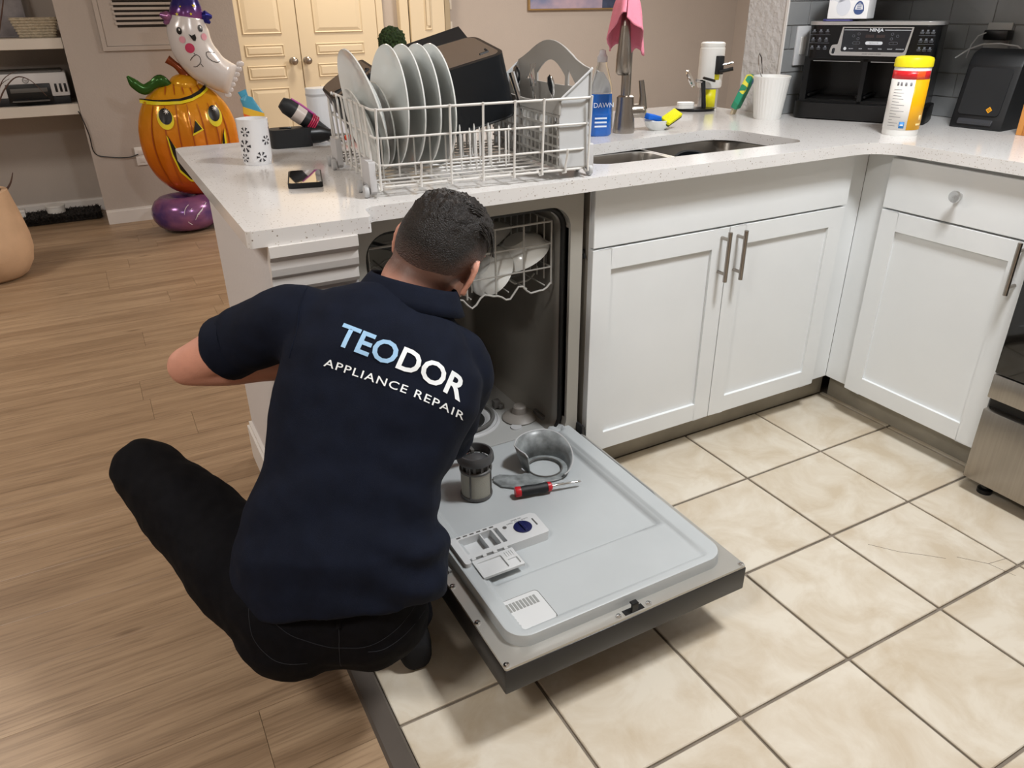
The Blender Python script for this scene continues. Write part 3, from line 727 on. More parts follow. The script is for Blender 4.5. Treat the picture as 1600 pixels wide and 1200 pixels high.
plate(pme, rackpt(.100, .165, .163), -2, 4, 'dinner_plate', 'second white dinner plate from the left standing in the wire rack', G)
plate(pme, rackpt(.137, .165, .163), -1, 4, 'dinner_plate', 'third white dinner plate from the left standing in the wire rack', G)
plate(pme, rackpt(.172, .165, .163), -1, 4, 'dinner_plate', 'fourth white dinner plate from the left standing in the wire rack', G)
plate(pme, rackpt(.206, .165, .163), 1, 4, 'dinner_plate', 'rightmost white dinner plate in the rack, next to the black basket', G)
plate(pme, rackpt(.040, .160, .166), 13, 4, 'dinner_plate', 'leftmost and most tilted white dinner plate in the rack', G)
sm_ = mesh_of(plate_mesh(.094, H=.016), CHINA, name='side_plate', ang=60)
plate(sm_, rackpt(.034, .20, .118), 14, 3, 'side_plate', 'small white side plate leaning outside the leftmost dinner plate', 'side plates in the rack')
plate(sm_, rackpt(.072, .19, .125), 3, 8, 'side_plate', 'small white side plate between the first two dinner plates', 'side plates in the rack')
GLB = mat('wall_sheen_nonstick', '4a423e', .10, spec=1.0, coat=1)  # black base lightened and browned to carry the reflected wall
# air fryer baskets drying upside down
def drawer_basket(label, A, e1, e2, w_, d_, h_, flare=.1):
    e1 = Vector(e1).normalized(); n_ = e1.cross(Vector(e2)).normalized(); e2 = n_.cross(e1)
    t = thing('fryer_basket', label, 'basket'); rt = Matrix((e1, e2, n_)).transposed()
    t.rotation_mode = 'QUATERNION'; t.rotation_quaternion = rt.to_quaternion()
    t.location = Vector(A)-e1*w_/2+e2*d_/2-n_*h_
    bm = B()
    def rr(s, z, r=.03): return [(x, y, z) for x, y in rrect(-w_/2*s, w_/2*s, -d_/2*s, d_/2*s, r, 6)]
    loft(bm, [rr(.90, h_, .022), rr(.985, h_-.001, .03), rr(1.0, h_-.010, .034), rr(1+flare, 0, .045), rr(1+flare*.98-.02, 0, .043), rr(.97, h_-.016, .03)])
    obj('bucket', bm, SOOT, t, ang=50)
    bm = B(); prism(bm, rrect(-w_/2*.89, w_/2*.89, -d_/2*.89, d_/2*.89, .022, 6), h_-.0005, h_+.0008); obj('sheen_base', bm, GLB, t)
    bm = B(); tube(bm, [(x, y, z+.002) for x, y, z in rr(1+flare-.005, 0, .045)], .003, n=6, closed=True); obj('rim', bm, BLACKM, t)
    bm = B()
    for sx in (-1, 1):
        tube(bm, [(sx*w_*.30-.012, -d_*.30, h_+.0005), (sx*w_*.30+.012, -d_*.28, h_+.0005), (sx*w_*.36, -d_*.18, h_+.0005)], .003, n=6)
    obj('base_foot', bm, BLACKM, t)
    return t
drawer_basket('black glossy air fryer drawer upside down and tilted beside the plates', rackpt(.385, .20, .268), (.97, -.03, .22), (.06, .95, .20), .22, .18, .15, .12)
drawer_basket('black air fryer drawer leaning behind the leftmost plate', rackpt(.10, .33, .235), (.80, -.1, .50), (.05, .95, .12), .13, .15, .15, .1)
# crisper grid and long dark tray leaning behind the basket
cg = thing('crisper_tray', 'black slotted crisper tray lying on top behind the upturned fryer drawer', 'tray', rackpt(.265, .42, .240), math.radians(-8)); cg.rotation_euler = (.45, -.27, math.radians(-8))
bm = B(); bx(bm, -.13, .13, -.006, .006, 0, .012, bev=.003); obj('rim', bm, BLACKM, cg)
bm = B(); bx(bm, -.12, .12, .0, .10, .002, .006); obj('base', bm, BLACKM, cg, smooth=False)
for k in range(6):
    bm = B(); bx(bm, -.118+k*.042, -.09+k*.042, -.006, .004, .012, .019, bev=.002); obj('rib', bm, BLACKM, cg)
# cutlery basket
CB = mat('cutlery_basket_grey', 'a5a39f', .45); CBL = mat('cutlery_basket_light', 'c3c5c6', .45)
CBS = 404/334
cb = thing('cutlery_basket', 'grey plastic cutlery basket with an arched handle at the right of the rack', 'basket', rackpt(.432, .005, .026), math.radians(-5.1))
bm = B(); # end panels: slanted top, low on the left, high on the right
for y in (.004, .40):
    bm = B(); loft(bm, [[(.0, yy, 0), (.072, yy, 0), (.078, yy, .212), (.0745, yy, .212), (-.004, yy, .150)] for yy in (y, y+.004)])
    obj('end_panel', bm, CBL, cb, smooth=False, bevel=.001)
bm = B(); tube(bm, [(-.004, .004, .150), (.0, .002, .152), (.076, .002, .212), (.078, .006, .213)], .0028, n=6); obj('end_rim', bm, CBL, cb)
def xpanel(pts, holes, x0, x1):
    pts = [(u*CBS, v) for u, v in pts]; holes = [[(u*CBS, v) for u, v in h] for h in holes]; b = B(); prism(b, pts, x0, x1, holes=holes)
    bmesh.ops.transform(b, matrix=Matrix(((0, 0, 1, 0), (1, 0, 0, 0), (0, 1, 0, 0), (0, 0, 0, 1))), verts=b.verts); return b
arch = [(0, .105), (0, .212), (.03, .218), (.06, .228)]+[(.06+.23*k/14, .228+.038*math.sin(PI*k/14)) for k in range(1, 14)]+[(.30, .225), (.334, .212), (.334, .105)]
hs = [[(.105+.13*k/8, .170+.052*math.sin(PI*(.12+.76*k/8))) for k in range(9)]+[(.235, .168), (.105, .168)], [(.055, .170), (.092, .170), (.092, .205)], [(.245, .170), (.290, .170), (.25, .203)]]
obj('handle_panel', xpanel(arch, hs, .072, .077), CB, cb, smooth=False, bevel=.001)
low = [(0, .118), (0, .150), (.04, .144), (.16, .138), (.29, .144), (.334, .150), (.334, .118)]
obj('side_rim', xpanel(low, [], -.006, .0), CB, cb, smooth=False, bevel=.001)
for sx, ztop in ((-.003, .118), (.074, .106)):
    for k in range(17):
        y = .01+k*.0240
        bm = B(); bx(bm, sx-.0016, sx+.0016, y-.0026, y+.0026, 0, ztop+.004); obj('grid_bar', bm, CB, cb, smooth=False)
    for j in range(6):
        z = .004+j*.022
        bm = B(); bx(bm, sx-.0022, sx+.0022, .004, .404, z-.0026, z+.0026); obj('grid_rail', bm, CB, cb, smooth=False)
bm = B(); bx(bm, -.003, .074, .004, .404, -.002, .0015); obj('base', bm, CB, cb, smooth=False)
for y in (.105, .205, .305):
    bm = B(); bx(bm, -.001, .072, y-.001, y+.001, 0, .118); obj('divider', bm, CB, cb, smooth=False)
def cutlery(kind, x, y, lean, label, grp, z0=.03):
    bm = B()
    if kind == 'fork':
        tube(bm, [(0, 0, 0), (0, 0, .12), (.001, 0, .15)], [.004, .0025, .004], n=6); bx(bm, -.010, .010, -.001, .001, .148, .160)
        for q in range(4): tube(bm, [(-.009+q*.006, 0, .158), (-.009+q*.006, .002, .2)], .0012, n=5)
    elif kind == 'spoon':
        tube(bm, [(0, 0, 0), (0, 0, .15)], [.0045, .0025], n=6)
        lathe(bm, [(0, 0), (.008, .004), (.016, .018), (.019, .032), (.015, .045), (0, .052)], (0, 0, .148), 16, sy=.22)
    else:
        bx(bm, -.008, .008, -.0015, .0015, .0, .11, bev=.001); tube(bm, [(0, 0, .10), (0, 0, .2)], [.006, .008], n=8)
    o = obj(kind, bm, CHROME); tag(o, label, kind, grp)
    p = rackpt(.432, .005, .026)+Matrix.Rotation(math.radians(-5.1), 3, 'Z') @ Vector((x, y, z0)); place(o, p, lean)
cutlery('fork', .045, .23, (-.02, .06, 1), 'steel fork with its tines sticking up above the cutlery basket', None, .012)
cutlery('spoon', .03, .05, (-.18, .02, 1), 'steel spoon nearest the front of the cutlery basket', None, .004)
cutlery('spoon', .03, .12, (-.2, .15, 1), 'steel spoon in the middle of the cutlery basket', None, .006)
cutlery('knife', .03, .20, (-.25, .2, 1), 'steel table knife leaning in the cutlery basket', None, .004)
cutlery('spoon', .035, .29, (-.1, .0, 1), 'steel spoon at the far end of the cutlery basket', None, .008)
# glass bowl upside down in the rack
bm = B(); lathe(bm, [(.070, 0), (.068, .004), (.052, .06), (.030, .105), (.0, .112), (0, .109), (.028, .102), (.0495, .058), (.066, .002)], (0, 0, 0), 36)
g = obj('glass_bowl', bm, GLASS); tag(g, 'clear glass bowl propped between the fryer drawer and the cutlery basket', 'bowl'); place(g, rackpt(.36, .44, .235), (.1, .1, -1))
bm = B(); lathe(bm, [(0, 0), (.028, 0), (.030, .11), (.0285, .11), (.0265, .004), (0, .004)], (0, 0, 0), 28)
g = obj('drinking_glass', bm, GLASS); tag(g, 'clear drinking glass upside down in the back of the rack', 'glass'); place(g, rackpt(.30, .44, .155), (0, 0, -1)); 

# ------------------------------------------------------------------ things on the worktop, left end
mug = thing('snowflake_mug', 'white iridescent mug with snowflake print on the left end of the worktop', 'mug', (-.690, .572, .914))
MUGM = mat('pearl_glaze', 'e6e6e8', .12, coat=.6)
bm = B(); lathe(bm, [(0, .002), (.030, .002), (.034, 0), (.0365, .004), (.0385, .02), (.040, .108), (.0405, .114), (.038, .1145), (.0365, .108), (.034, .012), (0, .008)], (0, 0, 0), 40); obj('body', bm, MUGM, mug)
bm = B(); tube(bm, [(.036*math.cos(a)+dx, .036*math.sin(a)+dy, z) for a, dx, dy, z in ((1.9, 0, 0, .09), (1.9, -.008, .02, .095), (1.9, -.013, .036, .06), (1.9, -.008, .02, .028), (1.9, 0, 0, .03))], .005, n=8); obj('handle', bm, MUGM, mug)
INK = mat('print_ink', '2b2a30', .5)
bm = B()
def flake(a, z, s):
    for k in range(6):
        t = k*PI/3; dx, dz = math.cos(t), math.sin(t)
        for (u0, u1, w_) in ((.35, .7, .16), (.7, 1.0, .3)):
            q = []
            for u, v in ((u0, -w_/2), (u0, w_/2), (u1, w_*.8), (u1, -w_*.8)):
                xx = s*(dx*u-dz*v); zz = s*(dz*u+dx*v); R = .0388+.0012*((z+zz)/.1)+.0005
                q.append(bm.verts.new((R*math.cos(a+xx/R), R*math.sin(a+xx/R), z+zz)))
            bm.faces.new(q)
for a, z, s in ((-.95, .062, .012), (-1.45, .022, .013), (-2.45, .05, .016), (-2.3, .085, .012), (-.2, .09, .012), (-2.6, .02, .011)): flake(a, z, s)
pr = obj('printed_snowflakes', bm, INK, mug); pr['kind'] = 'stuff'
# phone
ph = thing('smartphone', 'black smartphone in a thick case lying face up beside the mug', 'phone', (-.641, .276, .914), math.radians(-14))
bm = B(); prism(bm, rrect(-.039, .039, -.08, .08, .011, 6), 0, .0115); obj('case', bm, BLACKM, ph, bevel=.002)
bm = B(); prism(bm, rrect(-.0355, .0355, -.0765, .0765, .009, 6), .0113, .0119); obj('screen', bm, mat('screen_glass', '0c0b0a', .04, coat=1), ph)
# tools and case behind the mug
tl = thing('rotary_tool_case', 'dark grey rounded power tool lying behind the mug', 'power tool', (-.52, .80, .914), math.radians(-4))
bm = B(); prism(bm, rrect(-.085, .035, -.033, .033, .02, 6), 0, .052); obj('battery_body', bm, BLACKM, tl, bevel=.008)
bm = B(); tube(bm, [(.02, 0, .03), (.06, 0, .03), (.085, 0, .027), (.10, 0, .025)], [.027, .026, .018, .014], n=16); obj('nose', bm, BLACKP, tl)
bm = B(); tube(bm, [(.10, 0, .025), (.135, 0, .023)], .0045, n=8); obj('bit', bm, CHROME, tl)
bm = B(); bx(bm, -.055, -.02, -.008, .008, .052, .056, bev=.002); obj('switch', bm, BLACKP, tl)
cd = thing('cable_wrapped_tester', 'black tester with a pink red cable wound round it standing behind the power tool', 'tool', (-.455, .80, .914))
bm = B(); d = Vector((-.72, .1, .58)).normalized(); p0 = Vector((.03, 0, .018)); tube(bm, [p0+d*k for k in (0, .04, .10, .15, .168)], [.017, .019, .024, .024, .016], n=16); obj('body', bm, BLACKM, cd)
bm = B(); x_, y_ = frame(d); 
tube(bm, [p0+d*(.055+.022*k/60)+(x_*math.cos(k*2*PI/15)+y_*math.sin(k*2*PI/15))*.0265 for k in range(61)], .0022, n=6); obj('cable', bm, mat('crimson_cable', 'b02a4e', .4), cd)
bm = B(); tube(bm, [p0+d*.07-y_*.026, p0+d*.12-y_*.0265, p0+d*.15-y_*.024], .004, n=6); obj('strap', bm, mat('magenta_strap', 'a8398a', .5), cd)
bm = B(); tube(bm, [p0+d*.095, p0+d*.125], [.0248, .0252], n=16); obj('label_band', bm, mat('silver_label', 'c9bdb6', .3), cd)
for k, q in enumerate((0, 1)):
    pl_ = thing('pliers', ['orange handled pliers lying beside the rack near the power tool', 'second pair of orange handled pliers lying by the rack corner'][k], 'pliers', (-.385+.07*k, .80-.03*k, .914), math.radians(10-50*k))
    bm = B(); tube(bm, [(0, .006, .012), (.05, .022, .012), (.09, .012, .012)], [.007, .009, .006], n=8); obj('grip', bm, mat('orange_grip', 'e5502a', .45) if k == 0 else bpy.data.materials['orange_grip'], pl_)
    bm = B(); tube(bm, [(0, -.006, .012), (.05, -.022, .012), (.09, -.012, .012)], [.007, .009, .006], n=8); obj('grip', bm, bpy.data.materials['orange_grip'], pl_)
    bm = B(); bx(bm, -.055, .005, -.008, .008, .006, .018, bev=.003); obj('jaws', bm, CHROME, pl_)
wb = thing('white_container', 'white rounded plastic container behind the left side of the rack', 'container', (-.435, .72, .914), math.radians(5))
wb.location = (-.375, .90, .914)
bm = B(); prism(bm, rrect(-.085, .085, -.035, .035, .03, 6), 0, .15); obj('body', bm, mat('frosted_white', 'dfe2e4', .35), wb, bevel=.012)
bm = B(); prism(bm, rrect(-.086, .086, -.036, .036, .031, 6), .128, .134); obj('lid_seam', bm, GREYP, wb)
# paper bag
PB = mat('gift_paper', '3f8fae', .3)
bg = thing('patterned_pouch', 'small blue and orange patterned pouch standing behind the mug', 'pouch', (-.575, .93, .914))
bm = B(); cols = [mat('paper_blue', '4b98b4', .35), mat('paper_orange', 'e8662a', .35), mat('paper_yellow', 'e6b53a', .35), mat('paper_maroon', '6a1a2a', .35)]
zz = [0, .02, .05, .075, .095, .118, .135]
rr_ = [.018, .024, .030, .034, .032, .026, .012]
for k in range(6):
    b = B(); 
    loft(b, [ell((.004*math.sin(q*2.1)-.03+.02*(zz[q]/.135)*-1, 0, zz[q]), (.93, 0, -.35), (0, 1, 0), rr_[q], .014, 16, 2.4) for q in (k, k+1)])
    obj('printed_band', b, cols[[2, 3, 1, 2, 0, 0][k]], bg)
bm = B(); loft(bm, [ell((-.058, 0, .125), (.9, 0, .3), (0, 1, 0), .010, .006, 10), ell((-.066, 0, .15), (.9, 0, .3), (0, 1, 0), .014, .004, 10)]); obj('tied_top', bm, cols[0], bg)
# topiary ball
tp = thing('topiary_ball', 'small clipped green topiary ball in a tall white pot behind the plates', 'plant', (-.170, .90, .914))
bm = B(); lathe(bm, [(0, 0), (.024, 0), (.030, .21), (.033, .235), (.031, .236), (.028, .21), (0, .2)], (0, 0, 0), 24); obj('pot', bm, WHITEP, tp)
bm = B(); bmesh.ops.create_icosphere(bm, subdivisions=5, radius=.041)
for v in bm.verts: v.co *= 1+.16*(noise.noise(v.co*140)+.3*rnd.random()); v.co.z += .272
obj('foliage', bm, mat('clipped_foliage', '23350f', .8, noise_amt=.5, scale=200), tp, smooth=False)

# ------------------------------------------------------------------ tap, soap, sponge dish, stand
fc = thing('kitchen_tap', 'tall brushed steel pull-down kitchen tap behind the sink', 'tap', (.441, .494, .914))
bm = B(); lathe(bm, [(0, 0), (.033, 0), (.034, .004), (.033, .03), (.028, .075), (.0265, .108), (.020, .112), (0, .112)], (0, 0, 0), 32); obj('base', bm, NICKEL, fc)
bm = B(); arc = [(0, 0, .105), (0, 0, .24), (0, 0, .30)]
for k in range(1, 13):
    a = PI*k/12; hx = .5*(1-math.cos(a)); arc.append((-.098*hx, -.115*hx, .30+.068*math.sin(a)))
tube(bm, arc, [.0155]*3+[.0135]*12, n=16); obj('spout', bm, NICKEL, fc)
bm = B(); lathe(bm, [(0, .0), (.019, 0), (.0225, .006), (.0215, .05), (.016, .105), (.0145, .128), (0, .128)], (-.098, -.115, .185), 28); hd = obj('spray_head', bm, NICKEL, fc)
bm = B(); lathe(bm, [(0, .0), (.016, 0), (.016, .002), (0, .002)], (-.098, -.115, .183), 24); obj('nozzle', bm, BLACKM, hd)
bm = B(); d = Vector((.93, -.36, 0)); tube(bm, [d*.02+Vector((0, 0, .065)), d*.055+Vector((0, 0, .065)), d*.060+Vector((0, 0, .065)), d*.066+Vector((0, 0, .066))], [.021, .021, .024, .016], n=20)
tube(bm, [d*.058+Vector((0, 0, .07)), d*.056+Vector((0, 0, .11)), d*.048+Vector((0, 0, .155))], [.015, .010, .0085], n=12); obj('lever', bm, NICKEL, fc)
# pink cloth
def smooth_(t): return t*t*(3-2*t)
PINK = mat('pink_cloth', 'f08fa4', .85, bump=.2, bscale=180)
bm = B(); NT, NR = 40, 16; cc = Vector((.376, .418, 0)); fwd = Vector((-.60, -.80, 0)); rgt = Vector((.80, -.60, 0)); topz = 1.312; gr = []
for i in range(NT+1):
    th = math.radians(-178+356*i/NT)      # 0 = away from the room side, +-180 = over the spout
    front = max(0, -math.cos(th)); rowv = []
    drop = .128-.088*smooth_(front)+.010*math.sin(th*5+1)+(.012 if th > 0 else 0)
    for j in range(NR+1):
        t = j/NR; r_ = (.002+.034*math.sin(min(1, t*2.2)*PI/2)+.020*t)*(1+.12*math.sin(th*6+.6)*t)
        z_ = topz-.018*(t*2.2 if t*2.2 < 1 else 1)**2-(max(0, t-.2)/.8)*drop*(1 if t > .2 else 0)
        rowv.append(bm.verts.new(cc+rgt*(math.sin(th)*r_*.95)-fwd*(math.cos(th)*r_*1.0)*(1.75 if math.cos(th) < 0 else 1.35)+Vector((0, 0, z_))))
    gr.append(rowv)
for i in range(NT):
    for j in range(NR): bm.faces.new((gr[i][j], gr[i+1][j], gr[i+1][j+1], gr[i][j+1]))
cl = obj('dish_cloth', bm, PINK, ang=180); md = cl.modifiers.new('s', 'SOLIDIFY'); md.thickness = .003; tag(cl, 'pink dish cloth draped over the top of the kitchen tap', 'cloth')
# dish soap
ds = thing('dish_soap_bottle', 'clear dish soap bottle half full of blue liquid beside the tap', 'bottle', (.338, .480, .914), math.radians(-20))
LIQ = mat('blue_liquid', '1f74d8', .08, trans=.35, coat=.5); CLR = mat('clear_plastic', 'f2f5f6', .05, trans=.96, ior=1.2)
def so(z, a, b, p=2.6): return ell((0, 0, z), (1, 0, 0), (0, 1, 0), a, b, 28, p)
bm = B(); loft(bm, [so(0, .031, .018), so(.006, .036, .022), so(.07, .035, .021), so(.124, .034, .021)]); obj('liquid', bm, LIQ, ds, ang=60)
bm = B(); loft(bm, [so(.1245, .0345, .0215), so(.15, .032, .020), so(.185, .022, .018, 2.2), so(.205, .015, .0145, 2), so(.213, .0145, .0145, 2)]); obj('bottle', bm, CLR, ds, ang=60)
bm = B(); lathe(bm, [(0, .213), (.0155, .213), (.0155, .228), (.011, .234), (.009, .246), (0, .248)], (0, 0, 0), 24); obj('cap', bm, mat('cloudy_cap', 'e6e6ee', .2, trans=.4), ds)
LW = mat('label_white', 'e3eefb', .4)
me = text_mesh('DAWN', .020, LW, .0002); o = shared('brand_text', me, ds, (.004, -.0232, .092), (PI/2, 0, 0))
for k in range(3):
    bm = B(); bx(bm, -.022, .016, -.0222, -.0218, .052-k*.012, .057-k*.012); obj('label_line', bm, LW, ds, smooth=False)
# second white bottle behind the tap
bm = B(); loft(bm, [so(0, .03, .02), so(.01, .034, .022), so(.08, .033, .021), so(.12, .022, .018), so(.15, .012, .012, 2), so(.17, .011, .011, 2)]); 
o = obj('soap_dispenser', bm, mat('milky_plastic', 'd9dde0', .25, trans=.3), ang=60); tag(o, 'milky white bottle standing just behind the tap', 'bottle'); o.location = (.415, .575, .914)
# sponge dish
sd_ = thing('sponge_dish', 'small white oval dish holding two sponges right of the tap', 'dish', (.575, .490, .914), .2)
bm = B(); lathe(bm, [(0, .002), (.030, .002), (.032, 0), (.046, .012), (.055, .030), (.0535, .031), (.043, .014), (.028, .006), (0, .006)], (0, 0, 0), 36, sy=.75); obj('bowl', bm, CHINA, sd_)
s1 = thing('blue_sponge', 'bright blue sponge lying on the left of the small white dish', 'sponge', (.552, .49, .9445), .25); s1.rotation_euler = (.1, .22, .1)
bm = B(); bx(bm, -.042, .026, -.024, .024, 0, .017, bev=.004); obj('pad', bm, mat('blue_foam', '1467d6', .9, bump=.4, bscale=300), s1)
s2 = thing('yellow_sponge', 'yellow and dark green scouring sponge resting on the right of the white dish', 'sponge', (.607, .470, .9435), .3); s2.rotation_euler = (.5, -.32, .25)
bm = B(); bx(bm, -.033, .040, -.018, .018, .0045, .0165, bev=.003); obj('foam', bm, mat('yellow_foam', 'e9e61c', .9, bump=.4, bscale=300), s2)
bm = B(); bx(bm, -.033, .040, -.018, .018, 0, .0045, bev=.001); obj('scourer', bm, mat('scourer_green', '3b4a30', .95, bump=.5, bscale=300), s2)

# charging stand with earbuds case
cs = thing('charging_stand', 'black charging stand with two round pads at the back of the worktop', 'charger', (1.0, .80, .914), -.5)
bm = B(); prism(bm, [(.075*math.cos(2*PI*k/28), .045*math.sin(2*PI*k/28)) for k in range(28)], 0, .010); obj('base', bm, BLACKP, cs, bevel=.002)
bm = B(); tube(bm, [(.035, .01, .008), (.030, .012, .06), (.024, .014, .105)], [.009, .008, .009], n=10); obj('post', bm, BLACKM, cs)
bm = B(); tube(bm, [(.024, .014, .102), (-.005, .0, .108)], .006, n=8); obj('arm', bm, CHROME, cs)
bm = B(); lathe(bm, [(0, 0), (.031, 0), (.034, .004), (.031, .009), (0, .009)], (0, 0, 0), 28); bmesh.ops.transform(bm, matrix=Matrix.Translation((-.032, -.002, .112)) @ Matrix.Rotation(-.35, 4, 'Z') @ Matrix.Rotation(1.1, 4, 'Y'), verts=bm.verts); pd = obj('phone_pad', bm, CHROME, cs)
bm = B(); lathe(bm, [(0, 0), (.024, 0), (.026, .004), (.022, .009), (0, .009)], (0, 0, 0), 28); bmesh.ops.transform(bm, matrix=Matrix.Translation((.045, .012, .106)) @ Matrix.Rotation(.25, 4, 'Y'), verts=bm.verts); obj('watch_pad', bm, BLACKP, cs)
eb = thing('earbuds_case', 'small white rounded earbuds case lying on the charging stand base', 'case', (.958, .808, .9245), -.5)
bm = B(); prism(bm, rrect(-.032, .032, -.022, .022, .018, 6), 0, .022); obj('body', bm, WHITEP, eb, bevel=.008)
bm = B(); prism(bm, rrect(-.0322, .0322, -.0222, .0222, .018, 6), .012, .0128); obj('lid_seam', bm, GREYP, eb)
# white can with black clip
th = thing('white_spray_can', 'tall white can with a black clip and yellow labels at the back of the worktop', 'can', (1.105, .850, .914), -.9)
bm = B(); lathe(bm, [(0, .0), (.036, 0), (.038, .004), (.038, .075), (0, .075)], (0, 0, 0), 28); obj('lower_body', bm, mat('clear_grey', 'c8c9cb', .15, trans=.5), th)
bm = B(); lathe(bm, [(0, .075), (.044, .075), (.047, .080), (.047, .215), (.044, .219), (.046, .222), (.046, .232), (.040, .236), (0, .236)], (0, 0, 0), 32); obj('upper_body', bm, WHITEP, th)
YL = mat('label_yellow', 'e9e21a', .4)
def curved_label(name, R, a0, a1, z0, z1, m, parent, n=14, c=(0, 0)):
    b = B(); vs = []
    for k in range(n+1):
        a = math.radians(a0+(a1-a0)*k/n); vs.append([b.verts.new((c[0]+R*math.cos(a), c[1]+R*math.sin(a), z)) for z in (z0, z1)])
    for p, q in zip(vs, vs[1:]): b.faces.new((p[0], q[0], q[1], p[1]))
    o = obj(name, b, m, parent); md = o.modifiers.new('s', 'SOLIDIFY'); md.thickness = .0006; md.offset = 1; return o
curved_label('yellow_label', .0384, -110, -35, .006, .070, YL, th); curved_label('yellow_label', .0474, -60, -35, .105, .165, YL, th)
bm = B(); bx(bm, -.012, .016, -.062, -.045, .125, .19, bev=.002); bmesh.ops.transform(bm, matrix=Matrix.Rotation(.75, 4, 'Z'), verts=bm.verts); obj('clip', bm, BLACKM, th)
bm = B(); tube(bm, [(.040, -.045, .135), (.09, -.038, .146)], .007, n=8); obj('clip_arm', bm, BLACKP, th)
bm = B(); tube(bm, [(.045, -.035, .158), (.085, -.022, .166)], .005, n=8); obj('steel_arm', bm, CHROME, th)
# patterned case leaning against the cup
pc = thing('patterned_case', 'narrow green and yellow patterned case leaning on the white ribbed cup', 'case', (1.035, .635, .914))
rtq = Vector((.16, -.34, .93)).to_track_quat('Z', 'Y')
CAM = mat('teal_blotch', '2f8f70', .5); nt = CAM.node_tree
v = nt.nodes.new('ShaderNodeTexVoronoi'); v.inputs['Scale'].default_value = 38; g_ = nt.nodes.new('ShaderNodeNewGeometry'); nt.links.new(g_.outputs['Position'], v.inputs['Vector'])
sc_ = nt.nodes.new('ShaderNodeSeparateColor'); nt.links.new(v.outputs['Color'], sc_.inputs[0]); rp = nt.nodes.new('ShaderNodeValToRGB'); rp.color_ramp.interpolation = 'CONSTANT'
for k, (p, c) in enumerate(((0, '2f9a76'), (.3, '3f6f96'), (.5, 'e6df4f'), (.75, '2f8a66'))):
    e = rp.color_ramp.elements[k] if k < 2 else rp.color_ramp.elements.new(p); e.position = p; e.color = lin(c)
nt.links.new(sc_.outputs[0], rp.inputs[0]); nt.links.new(rp.outputs[0], nt.nodes['Principled BSDF'].inputs['Base Color'])
bm = B(); bx(bm, -.024, .024, -.012, .012, .025, .148, bev=.005); bmesh.ops.transform(bm, matrix=rtq.to_matrix().to_4x4(), verts=bm.verts); obj('body', bm, CAM, pc)
bm = B(); 
tube(bm, [(-.012, 0, .004), (-.012, 0, .027)], .006, n=8); bmesh.ops.transform(bm, matrix=rtq.to_matrix().to_4x4(), verts=bm.verts); obj('leg', bm, mat('birch_plastic', 'b7a88e', .5), pc)
bm = B(); tube(bm, [(.012, 0, .002), (.012, 0, .027)], .006, n=8); bmesh.ops.transform(bm, matrix=rtq.to_matrix().to_4x4(), verts=bm.verts); obj('leg', bm, bpy.data.materials['birch_plastic'], pc)
# ribbed cup
rcup = thing('ribbed_cup', 'white vertically ribbed cup in front of the grey tiled corner', 'cup', (1.064, .492, .914))
bm = B(); NN = 120; rings = []
for r, z, a in ((.030, .0, 0), (.044, .0, 0), (.0465, .006, .6), (.060, .128, 1), (.0625, .133, 0), (.064, .140, 0), (.062, .141, 0), (.058, .130, 0), (.043, .008, 0), (.02, .006, 0)):
    rings.append([((r+.0009*a*math.cos(30*2*PI*k/NN))*math.cos(2*PI*k/NN), (r+.0009*a*math.cos(30*2*PI*k/NN))*math.sin(2*PI*k/NN), z) for k in range(NN)])
loft(bm, rings); obj('body', bm, WHITEP, rcup, ang=60)
sl = thing('metal_loop_tool', 'thin metal loop sticking up out of the ribbed white cup', 'tool', (1.040, .50, .922))
bm = B(); tube(bm, [(.012, 0, 0), (-.008, .01, .13), (-.02, .014, .15), (-.026, .018, .19), (-.024, .018, .205), (-.016, .014, .19), (-.012, .012, .165), (-.008, .01, .14)], .002, n=6); obj('wire', bm, CHROME, sl)

# ------------------------------------------------------------------ air fryer oven in the corner
FB = mat('fryer_black', '0d0e10', .22); FD = mat('fryer_drawer_black', '060607', .45); PANEL = mat('fryer_panel', '1d2026', .12, coat=.5); SIL = mat('satin_silver', 'c9c9c9', .3, metal=.7)
af = thing('air_fryer', 'large black double drawer air fryer with a silver trimmed control panel in the corner', 'air fryer', (1.165, .455, .914), math.radians(-63))
bm = B(); prism(bm, rrect(-.015, .415, -.018, .195, .05, 8), .004, .055); obj('base', bm, FD, af, bevel=.006)
bm = B(); prof_ = [(.0, .05), (.0, .185), (.018, .195), (.018, .292), (.19, .292), (.19, .05)]
bmm = B(); bx(bmm, 0, .40, .175, .19, .05, .2)
for xa, xb in ((0, .020), (.192, .206), (.380, .40)): bx(bmm, xa, xb, .012, .175, .05, .2)
bx(bmm, .02, .38, .012, .175, .05, .062); bx(bmm, .02, .38, .012, .175, .188, .2)
obj('body', bmm, FB, af, smooth=False)
bmm = B(); prism(bmm, rrect(-.004, .404, .002, .19, .045, 8), .196, .296); hd_ = obj('head', bmm, FB, af, bevel=.004)
bmm = B(); prism(bmm, rrect(-.006, .406, .0, .191, .046, 8), .298, .309); obj('top_band', bmm, SIL, af, bevel=.003)
for k, (xa, xb) in enumerate(((.022, .190), (.208, .378))):
    b = B(); bx(b, xa, xb, .030, .172, .060, .064); tube(b, [(xa+.004, .03, .075), (xa+.004, .17, .075)], .004, n=6); tube(b, [(xb-.004, .03, .075), (xb-.004, .17, .075)], .004, n=6); obj('cavity_rail', b, FD, af)
    b = B(); bx(b, xa+.008, xb-.008, .008, .0122, .1865, .188); obj('trim_line', b, SIL, af, smooth=False)
def onpanel(poly, y0, y1, holes=()):
    b = B(); prism(b, poly, -y1, -y0, holes=holes); bmesh.ops.transform(b, matrix=Matrix.Rotation(PI/2, 4, 'X'), verts=b.verts); return b
